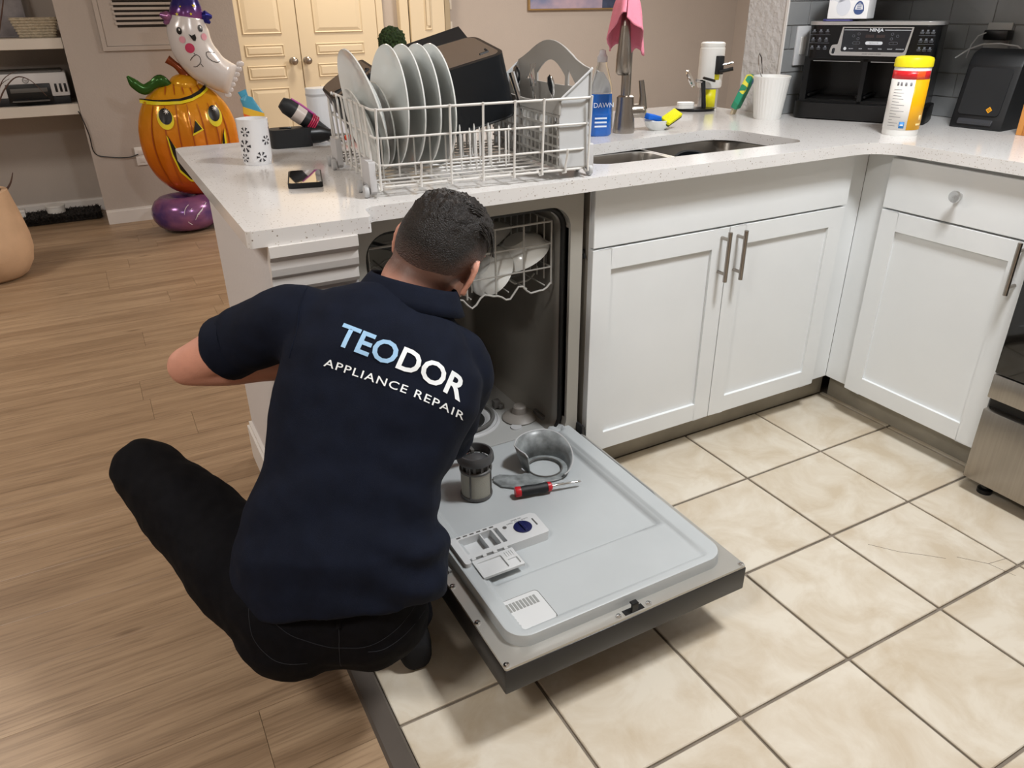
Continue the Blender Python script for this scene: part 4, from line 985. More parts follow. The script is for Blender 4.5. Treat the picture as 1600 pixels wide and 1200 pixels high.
fr_o = fillet([(.108, .206), (.318, .206), (.328, .293), (.112, .293), (.104, .240), (.085, .238), (.078, .206)], [.006, .012, .001, .001, .004, .008, .012], 5)
fr_i = fillet([(.116, .218), (.312, .218), (.323, .290), (.116, .290)], [.006, .008, .001, .001], 4)
cpn = obj('control_panel', onpanel(fr_o, -.004, .003), PANEL, af)
obj('silver_frame', onpanel(fr_o, -.0052, -.0038, holes=[fr_i, fillet([(.088, .211), (.097, .211), (.099, .229), (.089, .229)], .004, 4)]), SIL, cpn)
ICON = mat('panel_print', 'cfd3d8', .5); DIMI = mat('panel_print_dim', '6a6e75', .5)
def ptxt(body, size, x, z, parent, m=ICON, sx=1, y=-.0046, bold=0, nm='printed_text'):
    me = text_mesh(body, size, m, .0001, bold=bold, sx=sx); return shared(nm, me, parent, (x, y, z), (PI/2, 0, 0))
ptxt('NINJA', .0135, .2175, .2835, cpn, bold=.0003, sx=1.15, nm='brand_text')
obj('rule_line', onpanel([(.118, .2832), (.192, .2832), (.192, .2844), (.118, .2844)], -.0048, -.004), ICON, cpn); obj('rule_line', onpanel([(.243, .2832), (.321, .2832), (.321, .2844), (.243, .2844)], -.0048, -.004), ICON, cpn)
def ringp(x, z, r): return onpanel([(x+r*math.cos(2*PI*k/18), z+r*math.sin(2*PI*k/18)) for k in range(18)], -.0046, -.004, holes=[[(x+(r-.0007)*math.cos(2*PI*k/18), z+(r-.0007)*math.sin(2*PI*k/18)) for k in range(18)]])
for x, z, r in ((.150, .266, .004), (.166, .272, .004), (.165, .258, .004), (.268, .272, .004), (.267, .258, .004), (.284, .266, .004)): obj('button', ringp(x, z, r), DIMI, cpn)
def pill(x0, x1, z0, z1, m, solid): 
    o_ = rrect(x0, x1, z0, z1, (z1-z0)/2-.0001, 6); 
    return obj('button', onpanel(o_, -.0047, -.004, holes=() if solid else [rrect(x0+.0007, x1-.0007, z0+.0007, z1-.0007, (z1-z0)/2-.0008, 6)]), m, cpn)
pill(.150, .174, .241, .249, DIMI, False); pill(.262, .288, .241, .249, DIMI, False); pill(.190, .243, .240, .250, ICON, True)
ptxt('MATCH COOK', .0042, .2165, .245, cpn, PANEL, y=-.0049); ptxt('1', .006, .162, .245, cpn, DIMI); ptxt('2', .006, .275, .245, cpn, DIMI); ptxt('SMART COOK SYSTEM', .0058, .215, .2118, cpn, mat('engraved', '55585c', .5), y=-.0056)
ptxt('8888  8888', .013, .2165, .265, cpn, mat('led_dim', '4a3b38', .4))
obj('power_button', onpanel([(.129+.0048*math.cos(2*PI*k/18), .2275+.0048*math.sin(2*PI*k/18)) for k in range(18)], -.0047, -.004), ICON, cpn)
for k, tx in enumerate(('AIR FRY', 'BAKE', 'ROAST', 'BROIL', 'REHEAT', 'DEHYDRATE')): ptxt(tx, .0042, .148+.030*k, .2275, cpn, ICON)
# side charts
for (xa, xb) in ((.010, .074), (.345, .392)):
    for zt_ in (.281, .256, .231):
        for j in range(3):
            x = xa+(xb-xa)*(j+.5)/3; b = B(); bx(b, x-.006, x+.006, .0005, .0022, zt_-.0035, zt_-.0022); bx(b, x-.003, x+.003, .0005, .0022, zt_-.001, zt_+.004); bx(b, x-.0055, x+.0055, .0005, .0022, zt_-.0075, zt_-.0065); obj('printed_icon', b, DIMI, hd_, smooth=False)['kind'] = 'stuff'
    b = B(); bx(b, xa, xb, .0005, .0022, .268, .2687); bx(b, xa, xb, .0005, .0022, .243, .2437); obj('printed_lines', b, DIMI, hd_, smooth=False)['kind'] = 'stuff'
# napkin pack + blue pack on the fryer
npk = thing('blue_packet', 'thin dark blue packet lying under the white box on the air fryer', 'packet', (1.255, .385, 1.2235), math.radians(-63))
bm = B(); bx(bm, -.06, .035, -.05, .05, 0, .007, bev=.002); obj('wrapper', bm, mat('navy_wrap', '35356a', .35), npk)
bm = B(); bx(bm, -.05, .025, -.0505, -.0502, .002, .005); obj('printed_stripe', bm, mat('navy_stripe', '6a6aa8', .4), npk, smooth=False)
bxo = thing('tissue_box', 'white tissue box with a round crest printed on it on top of the air fryer', 'box', (1.262, .372, 1.231), math.radians(-63))
bm = B(); bx(bm, -.062, .062, -.055, .055, 0, .13, bev=.002); body_ = obj('carton', bm, mat('white_carton', 'f0f1f3', .5), bxo)
GL = mat('carton_grey_print', 'd5d9e2', .5); BLU = mat('carton_blue_print', '3f5486', .5)
for cx, cz, r in ((-.03, .085, .03), (-.015, .035, .022), (.02, .09, .028)):
    b = B(); prism(b, [(cx+r*math.cos(2*PI*k/24), cz+r*1.2*math.sin(2*PI*k/24)) for k in range(24)], .0551, .0554); bmesh.ops.transform(b, matrix=Matrix.Rotation(PI/2, 4, 'X'), verts=b.verts); obj('printed_petal', b, GL, body_)
b = B(); prism(b, [(.034+.016*math.cos(PI*k/16), .022+.030*math.sin(PI*k/16)) for k in range(17)]+[(.034-.014*math.cos(PI*k/10), .022-.010*math.sin(PI*k/10)) for k in range(11)], .0555, .0557, holes=[[(.034+.012*math.cos(PI*k/10), .027+.020*math.sin(PI*k/10)) for k in range(11)]]); bmesh.ops.transform(b, matrix=Matrix.Rotation(PI/2, 4, 'X'), verts=b.verts); obj('printed_crest', b, BLU, body_)
for k in range(3):
    b = B(); bx(b, .027, .041, -.0557, -.0555, .030+k*.006, .0325+k*.006); obj('printed_crest_bar', b, BLU, body_, smooth=False)
b = B(); bx(b, -.062, .062, -.0553, -.055, .0545, .0555); obj('seam', b, GL, body_, smooth=False)

# ------------------------------------------------------------------ wipes canister
wp = thing('wipes_canister', 'yellow and white wipes canister with a yellow lid and red band on the worktop', 'canister', (1.135, .012, .914))
LBLW = mat('canister_label', 'eceae6', .3); ORG = mat('canister_orange', 'f6b507', .3); REDL = mat('canister_red', 'd8262e', .3); ORR = mat('canister_orange_red', 'ee5a24', .3)
bm = B(); lathe(bm, [(0, .002), (.046, .002), (.049, 0), (.0505, .004), (.0505, .192), (.048, .196), (0, .196)], (0, 0, 0), 48); wb_ = obj('tub', bm, WHITEP, wp)
bm = B(); lathe(bm, [(.0515, .192), (.053, .194), (.053, .212), (.050, .218), (.040, .221), (0, .221)], (0, 0, 0), 48); obj('lid', bm, YELLOW, wp)
# camera side is around -140 deg
curved_label('label', .0509, -240, 120, .018, .160, LBLW, wp, 60); curved_label('red_band', .0511, -240, -70, .160, .183, REDL, wp, 40)
curved_label('orange_flash', .0514, -128, -100, .160, .183, ORR, wp); curved_label('orange_panel', .0511, -128, -55, .018, .160, ORG, wp, 24)
PRT = mat('fine_print', '77777a', .6)
for k in range(13):
    w_ = (28, 34, 14, 40, 24, 46, 30, 44, 26, 38, 30, 36, 28)[k]; curved_label('printed_line', .0511, -192, -192+w_, .028+.0085*k, .0292+.0085*k, PRT, wb_, 6)
for a in (-184, -172, -158, -143):
    curved_label('printed_icon', .0511, a, a+7, .142, .152, mat('icon_grey', '8b8b8f', .6) if a == -184 else bpy.data.materials['icon_grey'], wb_, 3)
curved_label('blue_seal', .0512, -152, -136, .023, .041, mat('seal_blue', '2a86cf', .4), wb_, 5); curved_label('seal_text', .0516, -149, -139, .030, .034, LBLW, wb_, 3)
curved_label('logo', .0514, -88, -74, .046, .060, mat('logo_pale', 'ffe0a0', .5), wb_, 4); curved_label('logo', .0514, -96, -72, .030, .036, bpy.data.materials['logo_pale'], wb_, 4)
me = text_mesh('DISINFECTING WIPES', .008, LBLW, .0001)
for v_ in me.vertices:
    a = math.radians(-158)+v_.co.x/.0514; v_.co = Vector((.0516*math.cos(a), .0516*math.sin(a), .174+v_.co.y+v_.co.z*0))
shared('printed_text', me, wb_)

# ------------------------------------------------------------------ black countertop bin with orange logo
bb = thing('black_bread_bin', 'black plastic bin with a sloped front and small orange diamond badge', 'bin', (1.405, .030, .914), math.radians(-84))
BIN = mat('bin_black', '101215', .5)
pf = [(0, 0), (.205, 0), (.205, .200), (.17, .226), (.09, .232), (.05, .218), (.034, .186), (.004, .03)]
bm = B(); loft(bm, [[(x, y*s_+(.0 if s_ == 1 else .004), z) for y, z in fillet(pf, [.006, .006, .02, .03, .03, .03, .02, .01], 4)] for x, s_ in ((-.002, .97), (.004, 1), (.151, 1), (.157, .97))]); obj('shell', bm, BIN, bb, ang=40)
sl_ = math.atan2(.030, .156)
bm = B(); prism(bm, rrect(.014, .140, .030, .170, .012, 5), 0, .003); bmesh.ops.transform(bm, matrix=Matrix.Translation((0, -.0008, .012)) @ Matrix.Rotation(PI/2-sl_, 4, 'X'), verts=bm.verts); fp = obj('front_panel', bm, mat('bin_panel', '17191c', .6), bb, bevel=.001)
bm = B(); d_ = .0095; prism(bm, [(.108+d_, .048), (.108, .048+d_), (.108-d_, .048), (.108, .048-d_)], .003, .0042, holes=[[(.108+d_*.55, .048), (.108, .048+d_*.55), (.108-d_*.55, .048), (.108, .048-d_*.55)]]); prism(bm, [(.108+.003, .048), (.108, .051), (.105, .048), (.108, .045)], .003, .0042)
bmesh.ops.transform(bm, matrix=Matrix.Translation((0, -.0008, .012)) @ Matrix.Rotation(PI/2-sl_, 4, 'X'), verts=bm.verts); obj('badge', bm, mat('badge_orange', 'e8a21c', .4), fp)['kind'] = 'stuff'
bm = B(); loft(bm, [[(x, y, z) for y, z in ((.003, .012), (-.004, .014), (-.004, .022), (.006, .032), (.012, .030), (.008, .014))] for x in (.022, .128)]); obj('handle', bm, mat('bin_handle', '3a3b3f', .35), bb, bevel=.002)
# outlet plate, charger, cable
op = thing('outlet_plate', 'grey wall outlet plate on the dark tiles above the black bin', 'outlet', (1.600, .060, 1.186))
bm = B(); bx(bm, -.006, .001, -.04, .04, -.058, .030, bev=.002); obj('plate', bm, mat('plate_grey', 'a9a8a6', .4), op)
ch = thing('wall_charger', 'black block charger plugged into the grey outlet plate', 'charger', (1.593, .052, 1.181))
bm = B(); bx(bm, -.036, 0, -.044, .034, -.016, .014, bev=.004); obj('block', bm, BLACKP, ch)
cbo = obj('charging_cable', tube(B(), [(1.554, .075, 1.187), (1.548, .095, 1.178), (1.545, .110, 1.150), (1.548, .118, 1.11)], .0022, n=6), GREYP); tag(cbo, 'thin pale cable hanging from the black block charger', 'cable')
cbo = obj('grey_cable', tube(B(), [(1.50, .125, 1.112), (1.508, .09, 1.140), (1.512, .05, 1.155), (1.518, 0.0, 1.158), (1.53, -.05, 1.152), (1.545, -.09, 1.12)], .0025, n=6), GREYP); tag(cbo, 'grey cable arching over the top of the black bin', 'cable')
# left plate
o = thing('switch_plate', 'light grey switch plate on the tiles left of the air fryer', 'switch', (1.232, .540, 1.145))
bm = B(); bx(bm, -.030, .036, -.008, .001, -.066, .062, bev=.003); obj('plate', bm, mat('plate_light', 'cfd0d2', .35), o)
bm = B(); bx(bm, -.012, .016, -.012, -.007, -.03, .028, bev=.002); obj('rocker', bm, WHITEP, o)
# wooden board at the right edge
wd = thing('bamboo_board', 'upright striped bamboo board standing at the right end of the worktop', 'board', (1.405, -.185, .914), 0)
BAM = [mat('bamboo_a', 'c98a46', .5), mat('bamboo_b', 'b5763a', .5), mat('bamboo_c', 'd79c58', .5)]
for k in range(8):
    b = B(); bx(b, 0, .05, -.018*(k+1)+.0008, -.018*k, 0, .13-.002*k, bev=.001, seg=1); obj('strip', b, BAM[k % 3], wd, smooth=False)

# ------------------------------------------------------------------ loose parts on the open dishwasher door
MESHM = mat('fine_steel_mesh', 'b5b2a6', .45, metal=.5, bump=.5, bscale=900); CLEARG = mat('smoky_plastic', '8f9495', .3, noise_amt=.35, scale=35, alpha=.86)
fl = thing('filter_cylinder', 'cylindrical mesh dishwasher filter with a dark handle ring standing on the lowered door', 'filter', (-.414, -.130, .190)); fl.scale = (1.1, 1.1, 1.12)
bm = B(); lathe(bm, [(0, 0), (.036, 0), (.037, .004), (.036, .008), (0, .008)], (0, 0, 0), 36); obj('foot_ring', bm, GREYD, fl)
bm = B(); lathe(bm, [(.0, .008), (.0345, .008), (.0345, .068), (0, .068)], (0, 0, 0), 40); obj('mesh_sleeve', bm, MESHM, fl)
for k in range(4):
    a = k*PI/2+.75; b = B(); tube(b, [(.035*math.cos(a), .035*math.sin(a), .004), (.035*math.cos(a), .035*math.sin(a), .090)], .0022, n=6); obj('strut', b, GREYD, fl)
bm = B(); lathe(bm, [(.030, .066), (.0365, .066), (.037, .071), (.034, .073)], (0, 0, 0), 36); obj('collar', bm, GREYD, fl)
bm = B(); lathe(bm, [(0, .073), (.030, .073), (.031, .084), (.029, .088), (0, .088)], (0, 0, 0), 36); obj('neck', bm, mat('strainer_dark', '3b3a36', .6), fl)
for k in range(12):
    a = k*PI/6; b = B(); bx(b, -.003, .003, .0305, .0335, .073, .088); bmesh.ops.transform(b, matrix=Matrix.Rotation(a, 4, 'Z'), verts=b.verts); obj('tooth', b, GREYD, fl, smooth=False)
bm = B(); lathe(bm, [(.0345, .088), (.041, .090), (.042, .094), (.0405, .106), (.038, .110), (.034, .110), (.033, .106), (.033, .092)], (0, 0, 0), 44); obj('handle_ring', bm, mat('ring_grey', '4b4b4c', .35), fl)
bm = B(); lathe(bm, [(.032, .088), (.016, .098), (.008, .101), (0, .1015)], (0, 0, 0), 32); obj('cone', bm, bpy.data.materials['ring_grey'], fl)
bm = B(); bx(bm, -.004, .004, .012, .036, .098, .108, bev=.001); obj('grip', bm, GREYD, fl)
cg_ = thing('filter_guard', 'translucent grey curved filter guard with a round hole lying on the lowered door', 'filter', (-.208, -.118, .190))
Rh, Ro = .045, .064
base_o = [(Ro*math.cos(math.radians(a)), Ro*math.sin(math.radians(a))) for a in range(-120, 136, 8)]+[(-.046, .030), (-.052, .005), (-.075, .002), (-.120, .030), (-.140, .028), (-.147, .010), (-.140, -.020), (-.105, -.050), (-.070, -.062)]
bm = B(); prism(bm, base_o, 0, .004, holes=[[(Rh*math.cos(2*PI*k/32), Rh*math.sin(2*PI*k/32)) for k in range(32)]]); obj('plate', bm, CLEARG, cg_, bevel=.001)
bm = B(); outer = []; pts_ = []
for k in range(34):
    a = math.radians(-75+ (225)*k/33); h = .012+.058*smooth01(k/20)*(1 if k < 32 else .95); ro = Ro-.002
    pts_.append((ro*math.cos(a), ro*math.sin(a), h, .008+.010*smooth01(k/20), a))
pts_ += [(-.052, .018, .06, .012, 2.75), (-.048, .006, .056, .008, 3.0), (-.050, -.004, .050, .004, 3.1)]
v0 = [bm.verts.new((x, y, .003)) for x, y, h, f, a in pts_]; v1 = [bm.verts.new((x+f*.5*math.cos(a), y+f*.5*math.sin(a), .003+h*.5)) for x, y, h, f, a in pts_]; v2 = [bm.verts.new((x+f*math.cos(a), y+f*math.sin(a), .003+h)) for x, y, h, f, a in pts_]
for k in range(len(pts_)-1): bm.faces.new((v0[k], v0[k+1], v1[k+1], v1[k])); bm.faces.new((v1[k], v1[k+1], v2[k+1], v2[k]))
wl = obj('curved_wall', bm, CLEARG, cg_, ang=60); md = wl.modifiers.new('s', 'SOLIDIFY'); md.thickness = .0028
bm = B(); tube(bm, [(Rh*math.cos(2*PI*k/40), Rh*math.sin(2*PI*k/40), .005) for k in range(40)], .0022, n=6, closed=True); obj('hole_rim', bm, GREYD, cg_)
bm = B(); tube(bm, [(x+f*math.cos(a), y+f*math.sin(a), .003+h) for x, y, h, f, a in pts_], .0019, n=6); obj('wall_rim', bm, GREYP, cg_)
sdv = thing('screwdriver', 'red and black handled screwdriver lying on the lowered dishwasher door', 'screwdriver', (-.338, -.192, .2045), math.radians(-13))
bm = B(); lathe(bm, [(0, 0), (.012, 0), (.0135, .004), (.013, .014), (0, .014)], (0, 0, 0), 20, axis='x'); obj('end_cap', bm, RED, sdv)
bm = B(); lathe(bm, [(0, .014), (.0128, .014), (.0135, .03), (.0118, .055), (.0135, .075), (.012, .084), (0, .084)], (0, 0, 0), 20, axis='x')
for v_ in bm.verts:
    a = math.atan2(v_.co.z, v_.co.y); 
    if abs(v_.co.y)+abs(v_.co.z) > .005: v_.co.y *= 1-.06*max(0, math.cos(6*a)); v_.co.z *= 1-.06*max(0, math.cos(6*a))
obj('grip', bm, BLACKM, sdv)
bm = B(); lathe(bm, [(0, .084), (.0125, .084), (.012, .092), (.007, .096), (0, .096)], (0, 0, 0), 20, axis='x'); obj('collar', bm, RED, sdv)
bm = B(); lathe(bm, [(0, .094), (.0045, .094), (.0045, .128), (.0036, .130), (.0036, .160), (.0042, .166), (.0015, .174), (0, .174)], (0, 0, 0), 12, axis='x'); obj('shaft', bm, CHROME, sdv)

# ------------------------------------------------------------------ foil balloon figure by the column
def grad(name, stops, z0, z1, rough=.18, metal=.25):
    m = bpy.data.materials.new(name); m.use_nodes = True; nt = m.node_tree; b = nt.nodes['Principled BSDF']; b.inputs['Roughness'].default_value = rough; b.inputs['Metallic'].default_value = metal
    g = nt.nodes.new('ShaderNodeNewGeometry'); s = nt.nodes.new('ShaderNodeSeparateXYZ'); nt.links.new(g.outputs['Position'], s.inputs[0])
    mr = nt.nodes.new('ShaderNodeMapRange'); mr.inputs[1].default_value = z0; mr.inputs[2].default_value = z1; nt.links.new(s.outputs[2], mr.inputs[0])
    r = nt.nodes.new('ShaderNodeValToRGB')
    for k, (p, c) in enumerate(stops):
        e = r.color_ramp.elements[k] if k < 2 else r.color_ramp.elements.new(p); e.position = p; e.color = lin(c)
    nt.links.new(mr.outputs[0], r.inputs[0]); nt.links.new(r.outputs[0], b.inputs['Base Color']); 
    n = nt.nodes.new('ShaderNodeTexNoise'); n.inputs['Scale'].default_value = 9; bp = nt.nodes.new('ShaderNodeBump'); bp.inputs['Strength'].default_value = .35; bp.inputs['Distance'].default_value = .03
    nt.links.new(g.outputs['Position'], n.inputs['Vector']); nt.links.new(n.outputs[0], bp.inputs['Height']); nt.links.new(bp.outputs[0], b.inputs['Normal']); return m
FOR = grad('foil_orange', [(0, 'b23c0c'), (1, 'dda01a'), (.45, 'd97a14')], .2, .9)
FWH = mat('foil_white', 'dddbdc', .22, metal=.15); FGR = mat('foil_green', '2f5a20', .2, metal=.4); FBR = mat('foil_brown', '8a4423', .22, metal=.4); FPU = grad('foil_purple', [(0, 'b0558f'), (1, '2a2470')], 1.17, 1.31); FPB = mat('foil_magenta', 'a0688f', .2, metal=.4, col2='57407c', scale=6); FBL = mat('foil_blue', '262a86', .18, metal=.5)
FBK = mat('foil_print_black', '120d0c', .3); FYE = mat('foil_print_yellow', 'e3d321', .3); FLN = mat('foil_print_rust', 'a04a10', .3); FPK = mat('foil_print_pink', 'e0a3b4', .35); FRD = mat('foil_print_red', 'c23d63', .35); WHT = mat('foil_print_white', 'f2f2f2', .3)
bal = thing('foil_balloon', 'tall foil balloon of a smiling pumpkin with a white ghost by the column', 'balloon', (-.5, 3.74, 0))
# pumpkin: pillow shape in local x, z; y is depth
PX, PZ, PA, PB_, PC = -.018, .558, .292, .345, .17
def psurf(x, z, off=0):
    q = abs((x-PX)/PA)**2.15+abs((z-PZ)/PB_)**2.15; return -PC*math.sqrt(max(0, 1-min(1, q)))*(1+.05*math.cos((x-PX)/PA*11))-off
def pillow(name, cx, cz, a, b_, c, m, parent, rot=0, p=2.15, ribs=0):
    bm = B(); bmesh.ops.create_icosphere(bm, subdivisions=5, radius=1)
    for v in bm.verts:
        x, y, z = v.co; r_ = math.hypot(x, z); th = math.atan2(z, x); k = (abs(math.cos(th))**p+abs(math.sin(th))**p)**(-1/p)
        x2, z2 = x*k, z*k; y2 = y*c*(1+(ribs*math.cos(x2*11) if ribs else 0)); x2 *= a; z2 *= b_
        v.co = (cx+x2*math.cos(rot)-z2*math.sin(rot), y2, cz+x2*math.sin(rot)+z2*math.cos(rot))
    return obj(name, bm, m, parent, ang=180)
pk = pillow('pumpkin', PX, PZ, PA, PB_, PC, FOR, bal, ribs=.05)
def decal(name, poly, m, parent, surf, off=.004, z0=0):
    bm = B(); vs = [bm.verts.new((x, z, 0)) for x, z in poly]; es = [bm.edges.new((vs[i], vs[(i+1) % len(vs)])) for i in range(len(vs))]
    bmesh.ops.triangle_fill(bm, use_beauty=True, edges=es)
    for _ in range(4):
        e_ = [e for e in bm.edges if e.calc_length() > .022]
        if not e_: break
        bmesh.ops.subdivide_edges(bm, edges=e_, cuts=1); bmesh.ops.triangulate(bm, faces=bm.faces)
    for v in bm.verts: x, z = v.co.x, v.co.y; v.co = (x, surf(x, z, off), z)
    return obj(name, bm, m, parent, ang=180)
def circ(cx, cz, rx, rz, n=20): return [(cx+rx*math.cos(2*PI*k/n), cz+rz*math.sin(2*PI*k/n)) for k in range(n)]
def strip(pts, w_): 
    L, R = [], []
    for i, p in enumerate(pts):
        a, b = Vector(pts[max(i-1, 0)]), Vector(pts[min(i+1, len(pts)-1)]); d = (b-a).normalized(); n = Vector((-d.y, d.x)); ww = w_[i] if isinstance(w_, (list, tuple)) else w_
        L.append(tuple(Vector(p)+n*ww/2)); R.append(tuple(Vector(p)-n*ww/2))
    return L+R[::-1]
for cx in (-.225, -.15, -.075, .0, .075, .15, .215):
    for za, zb in ((.30, .775), (.83, .885)):
        pts = [(PX+(cx)*math.cos((z-PZ)/PB_*1.25)**.6 if abs(z-PZ) < PB_ else cx, z) for z in [za+(zb-za)*k/12 for k in range(13)]]
        if za > .8 and abs(cx) > .2: continue
        decal('printed_rib', strip(pts, [.003+.004*math.sin(PI*k/12) for k in range(13)]), FLN, pk, psurf, .003)
decal('printed_eye_rim', circ(-.15, .700, .046, .060), FYE, pk, psurf, .005); decal('printed_eye', circ(-.148, .715, .036, .046), FBK, pk, psurf, .007)
decal('printed_eye_rim', circ(.133, .698, .044, .060), FYE, pk, psurf, .005); decal('printed_eye', circ(.131, .715, .034, .046), FBK, pk, psurf, .007)
for cx in (-.138, .140):
    st_ = []
    for k in range(16): a = k*PI/8+.3; r_ = (.018, .005)[k % 2]; st_.append((cx+r_*math.cos(a), .742+r_*math.sin(a)))
    decal('printed_sparkle', st_, WHT, pk, psurf, .009)
decal('printed_nose_rim', [(.013, .690), (.052, .626), (-.02, .598)], FYE, pk, psurf, .005); decal('printed_nose', [(.011, .684), (.042, .632), (-.014, .612)], FBK, pk, psurf, .007)
mo = [(-.160, .610), (-.150, .50), (-.125, .40), (-.075, .335), (.005, .318), (.093, .372), (.16, .48), (.168, .625)]
mi = [(.135, .515), (.06, .470), (-.04, .468), (-.115, .515)]
decal('printed_mouth_rim', [(x*1.06+.002, z if z > .55 else z-.014) for x, z in mo]+mi, FYE, pk, psurf, .004); decal('printed_mouth', mo+[(x*1.04, z-.008) for x, z in mi], FBK, pk, psurf, .006)
lidp = [(-.262, .808), (-.19, .802), (-.12, .800), (-.05, .802), (.02, .815), (.075, .836), (.13, .868)]
decal('printed_lid_shade', strip([(x, z-.012) for x, z in lidp], .022), FYE, pk, psurf, .004); decal('printed_lid_line', strip(lidp, [.006, .008, .010, .013, .016, .018, .016]), FBK, pk, psurf, .006)
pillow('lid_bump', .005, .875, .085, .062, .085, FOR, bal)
bm = B(); tube(bm, *spline([(.03, 0, .915), (.012, -.01, .952), (-.025, -.015, .990), (-.062, -.01, 1.022)], [.044, .028, .020, .026], 5), n=12); obj('stem', bm, FBR, bal)
bm = B()
for v in tube(bm, *spline([(-.075, -.03, .872), (-.125, -.04, .905), (-.175, -.04, .885), (-.225, -.04, .862), (-.270, -.04, .895), (-.300, -.04, .940)], [.018, .036, .026, .030, .028, .008], 6), n=12).verts: v.co.y = -.04+(v.co.y+.04)*.55
obj('leaf', bm, FGR, bal)
# ghost: curved pillow
gp, gr_ = spline([(.090, -.04, 1.245), (.080, -.05, 1.17), (.090, -.05, 1.08), (.135, -.05, 1.00), (.205, -.05, .935), (.290, -.04, .890)], [.098, .118, .120, .115, .100, .092], 7)
bm = B(); rings = []
for i, p in enumerate(gp):
    d = (gp[min(i+1, len(gp)-1)]-gp[max(i-1, 0)]).normalized(); nx = Vector((-d.z, 0, d.x)); k = (1 if i < len(gp)-4 else .75-.22*(i-len(gp)+4)); rings.append(ell(p, nx, Vector((0, 1, 0)), gr_[i], .085*max(.08, k), 24))
loft(bm, rings)
for k in range(7): ball_c = Vector((.245+.0175*k, -.04, .806+.029*k)); bmesh.ops.create_icosphere(bm, subdivisions=2, radius=.021, matrix=Matrix.Translation(ball_c) @ Matrix.Diagonal((1.15, .22, .9, 1)))
gh = obj('ghost', bm, FWH, bal, ang=180)
gt = BVHTree.FromPolygons([v.co.copy() for v in gh.data.vertices], [tuple(p.vertices) for p in gh.data.polygons])
def gsurf(x, z, off=0):
    h_ = gt.ray_cast(Vector((x, -1, z)), Vector((0, 1, 0))); return (h_[0].y if h_[0] else -.12)-off
for cx, cz in ((.022, 1.175), (.142, 1.185)):
    decal('printed_eye', circ(cx, cz, .014, .020), FBK, gh, gsurf, .003); decal('printed_glint', circ(cx+.002, cz+.006, .004, .006, 10), WHT, gh, gsurf, .005)
decal('printed_cheek', circ(.030, 1.128, .017, .019), FPK, gh, gsurf, .003); decal('printed_cheek', circ(.155, 1.140, .017, .019), FPK, gh, gsurf, .003)
decal('printed_mouth', [(.068, 1.158), (.085, 1.148), (.104, 1.156), (.108, 1.135), (.100, 1.118), (.088, 1.122), (.078, 1.138)], FBK, gh, gsurf, .003)
decal('printed_lollipop', circ(.062, 1.082, .026, .027), FRD, gh, gsurf, .003)
for pts in (((.078, 1.055), (.085, 1.045)), ((.052, 1.015), (.070, 1.035), (.092, 1.045), (.108, 1.03), (.108, 1.005), (.085, .982), (.064, .980)), ((.106, .995), (.118, .978)), ((.200, 1.052), (.155, 1.058), (.150, 1.035), (.170, 1.012), (.20, 1.000), (.222, 1.004))):
    P, _ = spline([(x, z, 0) for x, z in pts], [0]*len(pts), 4); decal('printed_line', strip([(p.x, p.y) for p in P], .0035), FBK, gh, gsurf, .003)
bm = B(); rings = [ell((.084+.004*k, -.04, z), (1, 0, .0), (0, 1, 0), a, a*.8, 26) for k, (z, a) in enumerate(((1.232, .098), (1.245, .100), (1.30, .088), (1.36, .066), (1.42, .045), (1.48, .02)))]
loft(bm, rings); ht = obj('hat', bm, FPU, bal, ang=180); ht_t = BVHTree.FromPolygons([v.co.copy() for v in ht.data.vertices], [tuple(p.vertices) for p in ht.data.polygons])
def hsurf(x, z, off=0):
    h_ = ht_t.ray_cast(Vector((x, -1, z)), Vector((0, 1, 0))); return (h_[0].y if h_[0] else -.1)-off
for cx, cz, s_ in ((.030, 1.262, .010), (.105, 1.262, .009), (.130, 1.305, .013), (.055, 1.302, .006)):
    decal('printed_star', [(cx+(s_ if k % 2 == 0 else s_*.42)*math.sin(k*PI/5), cz+(s_ if k % 2 == 0 else s_*.42)*math.cos(k*PI/5)) for k in range(10)], FYE, ht, hsurf, .003)
for x0, dx, m in ((.0, -1, FPB), (.165, 1, FBL)):
    bm = B(); tube(bm, [(x0, -.06, 1.245), (x0+dx*.028, -.07, 1.252), (x0+dx*.06, -.07, 1.262 if dx < 0 else 1.245)], [.022, .030, .010], n=10); tube(bm, [(x0, -.06, 1.24), (x0+dx*.03, -.07, 1.225), (x0+dx*.045, -.07, 1.212)], [.018, .018, .008], n=8); o = obj('hat_bow', bm, m, bal)
# weighted foil base
bm = B(); tube(bm, [(-.13+.11*math.cos(2*PI*k/28), .0+.10*math.sin(2*PI*k/28),   .115) for k in range(28)], .098, n=16, closed=True); 
for v in bm.verts: v.co.z = .002+(v.co.z-.01)*1.08
obj('base_ring', bm, FPB, bal, ang=180)
bm = B(); bmesh.ops.create_icosphere(bm, subdivisions=4, radius=.11, matrix=Matrix.Translation((.07, -.03, .105)) @ Matrix.Diagonal((.95, .9, .93, 1))); obj('base_ball', bm, FBL, bal, ang=180)
for k in range(5):
    a = 1.2+k*.33; b = B(); c = Vector((-.075, 0, .13)); tube(b, [(c.x+.085*math.cos(a+PI)*t-.01, -.205+.05*t*t, c.z+.10*math.sin(a-1.9)*t) for t in [q/6 for q in range(7)]], .0018, n=5); obj('printed_web', b, WHT, bal)
for r_ in (.045, .075): b = B(); tube(b, [(-.085-r_*math.cos(t), -.20+.01, .13+r_*math.sin(t)) for t in [-1+q*.25 for q in range(9)]], .0016, n=5); obj('printed_web', b, WHT, bal)

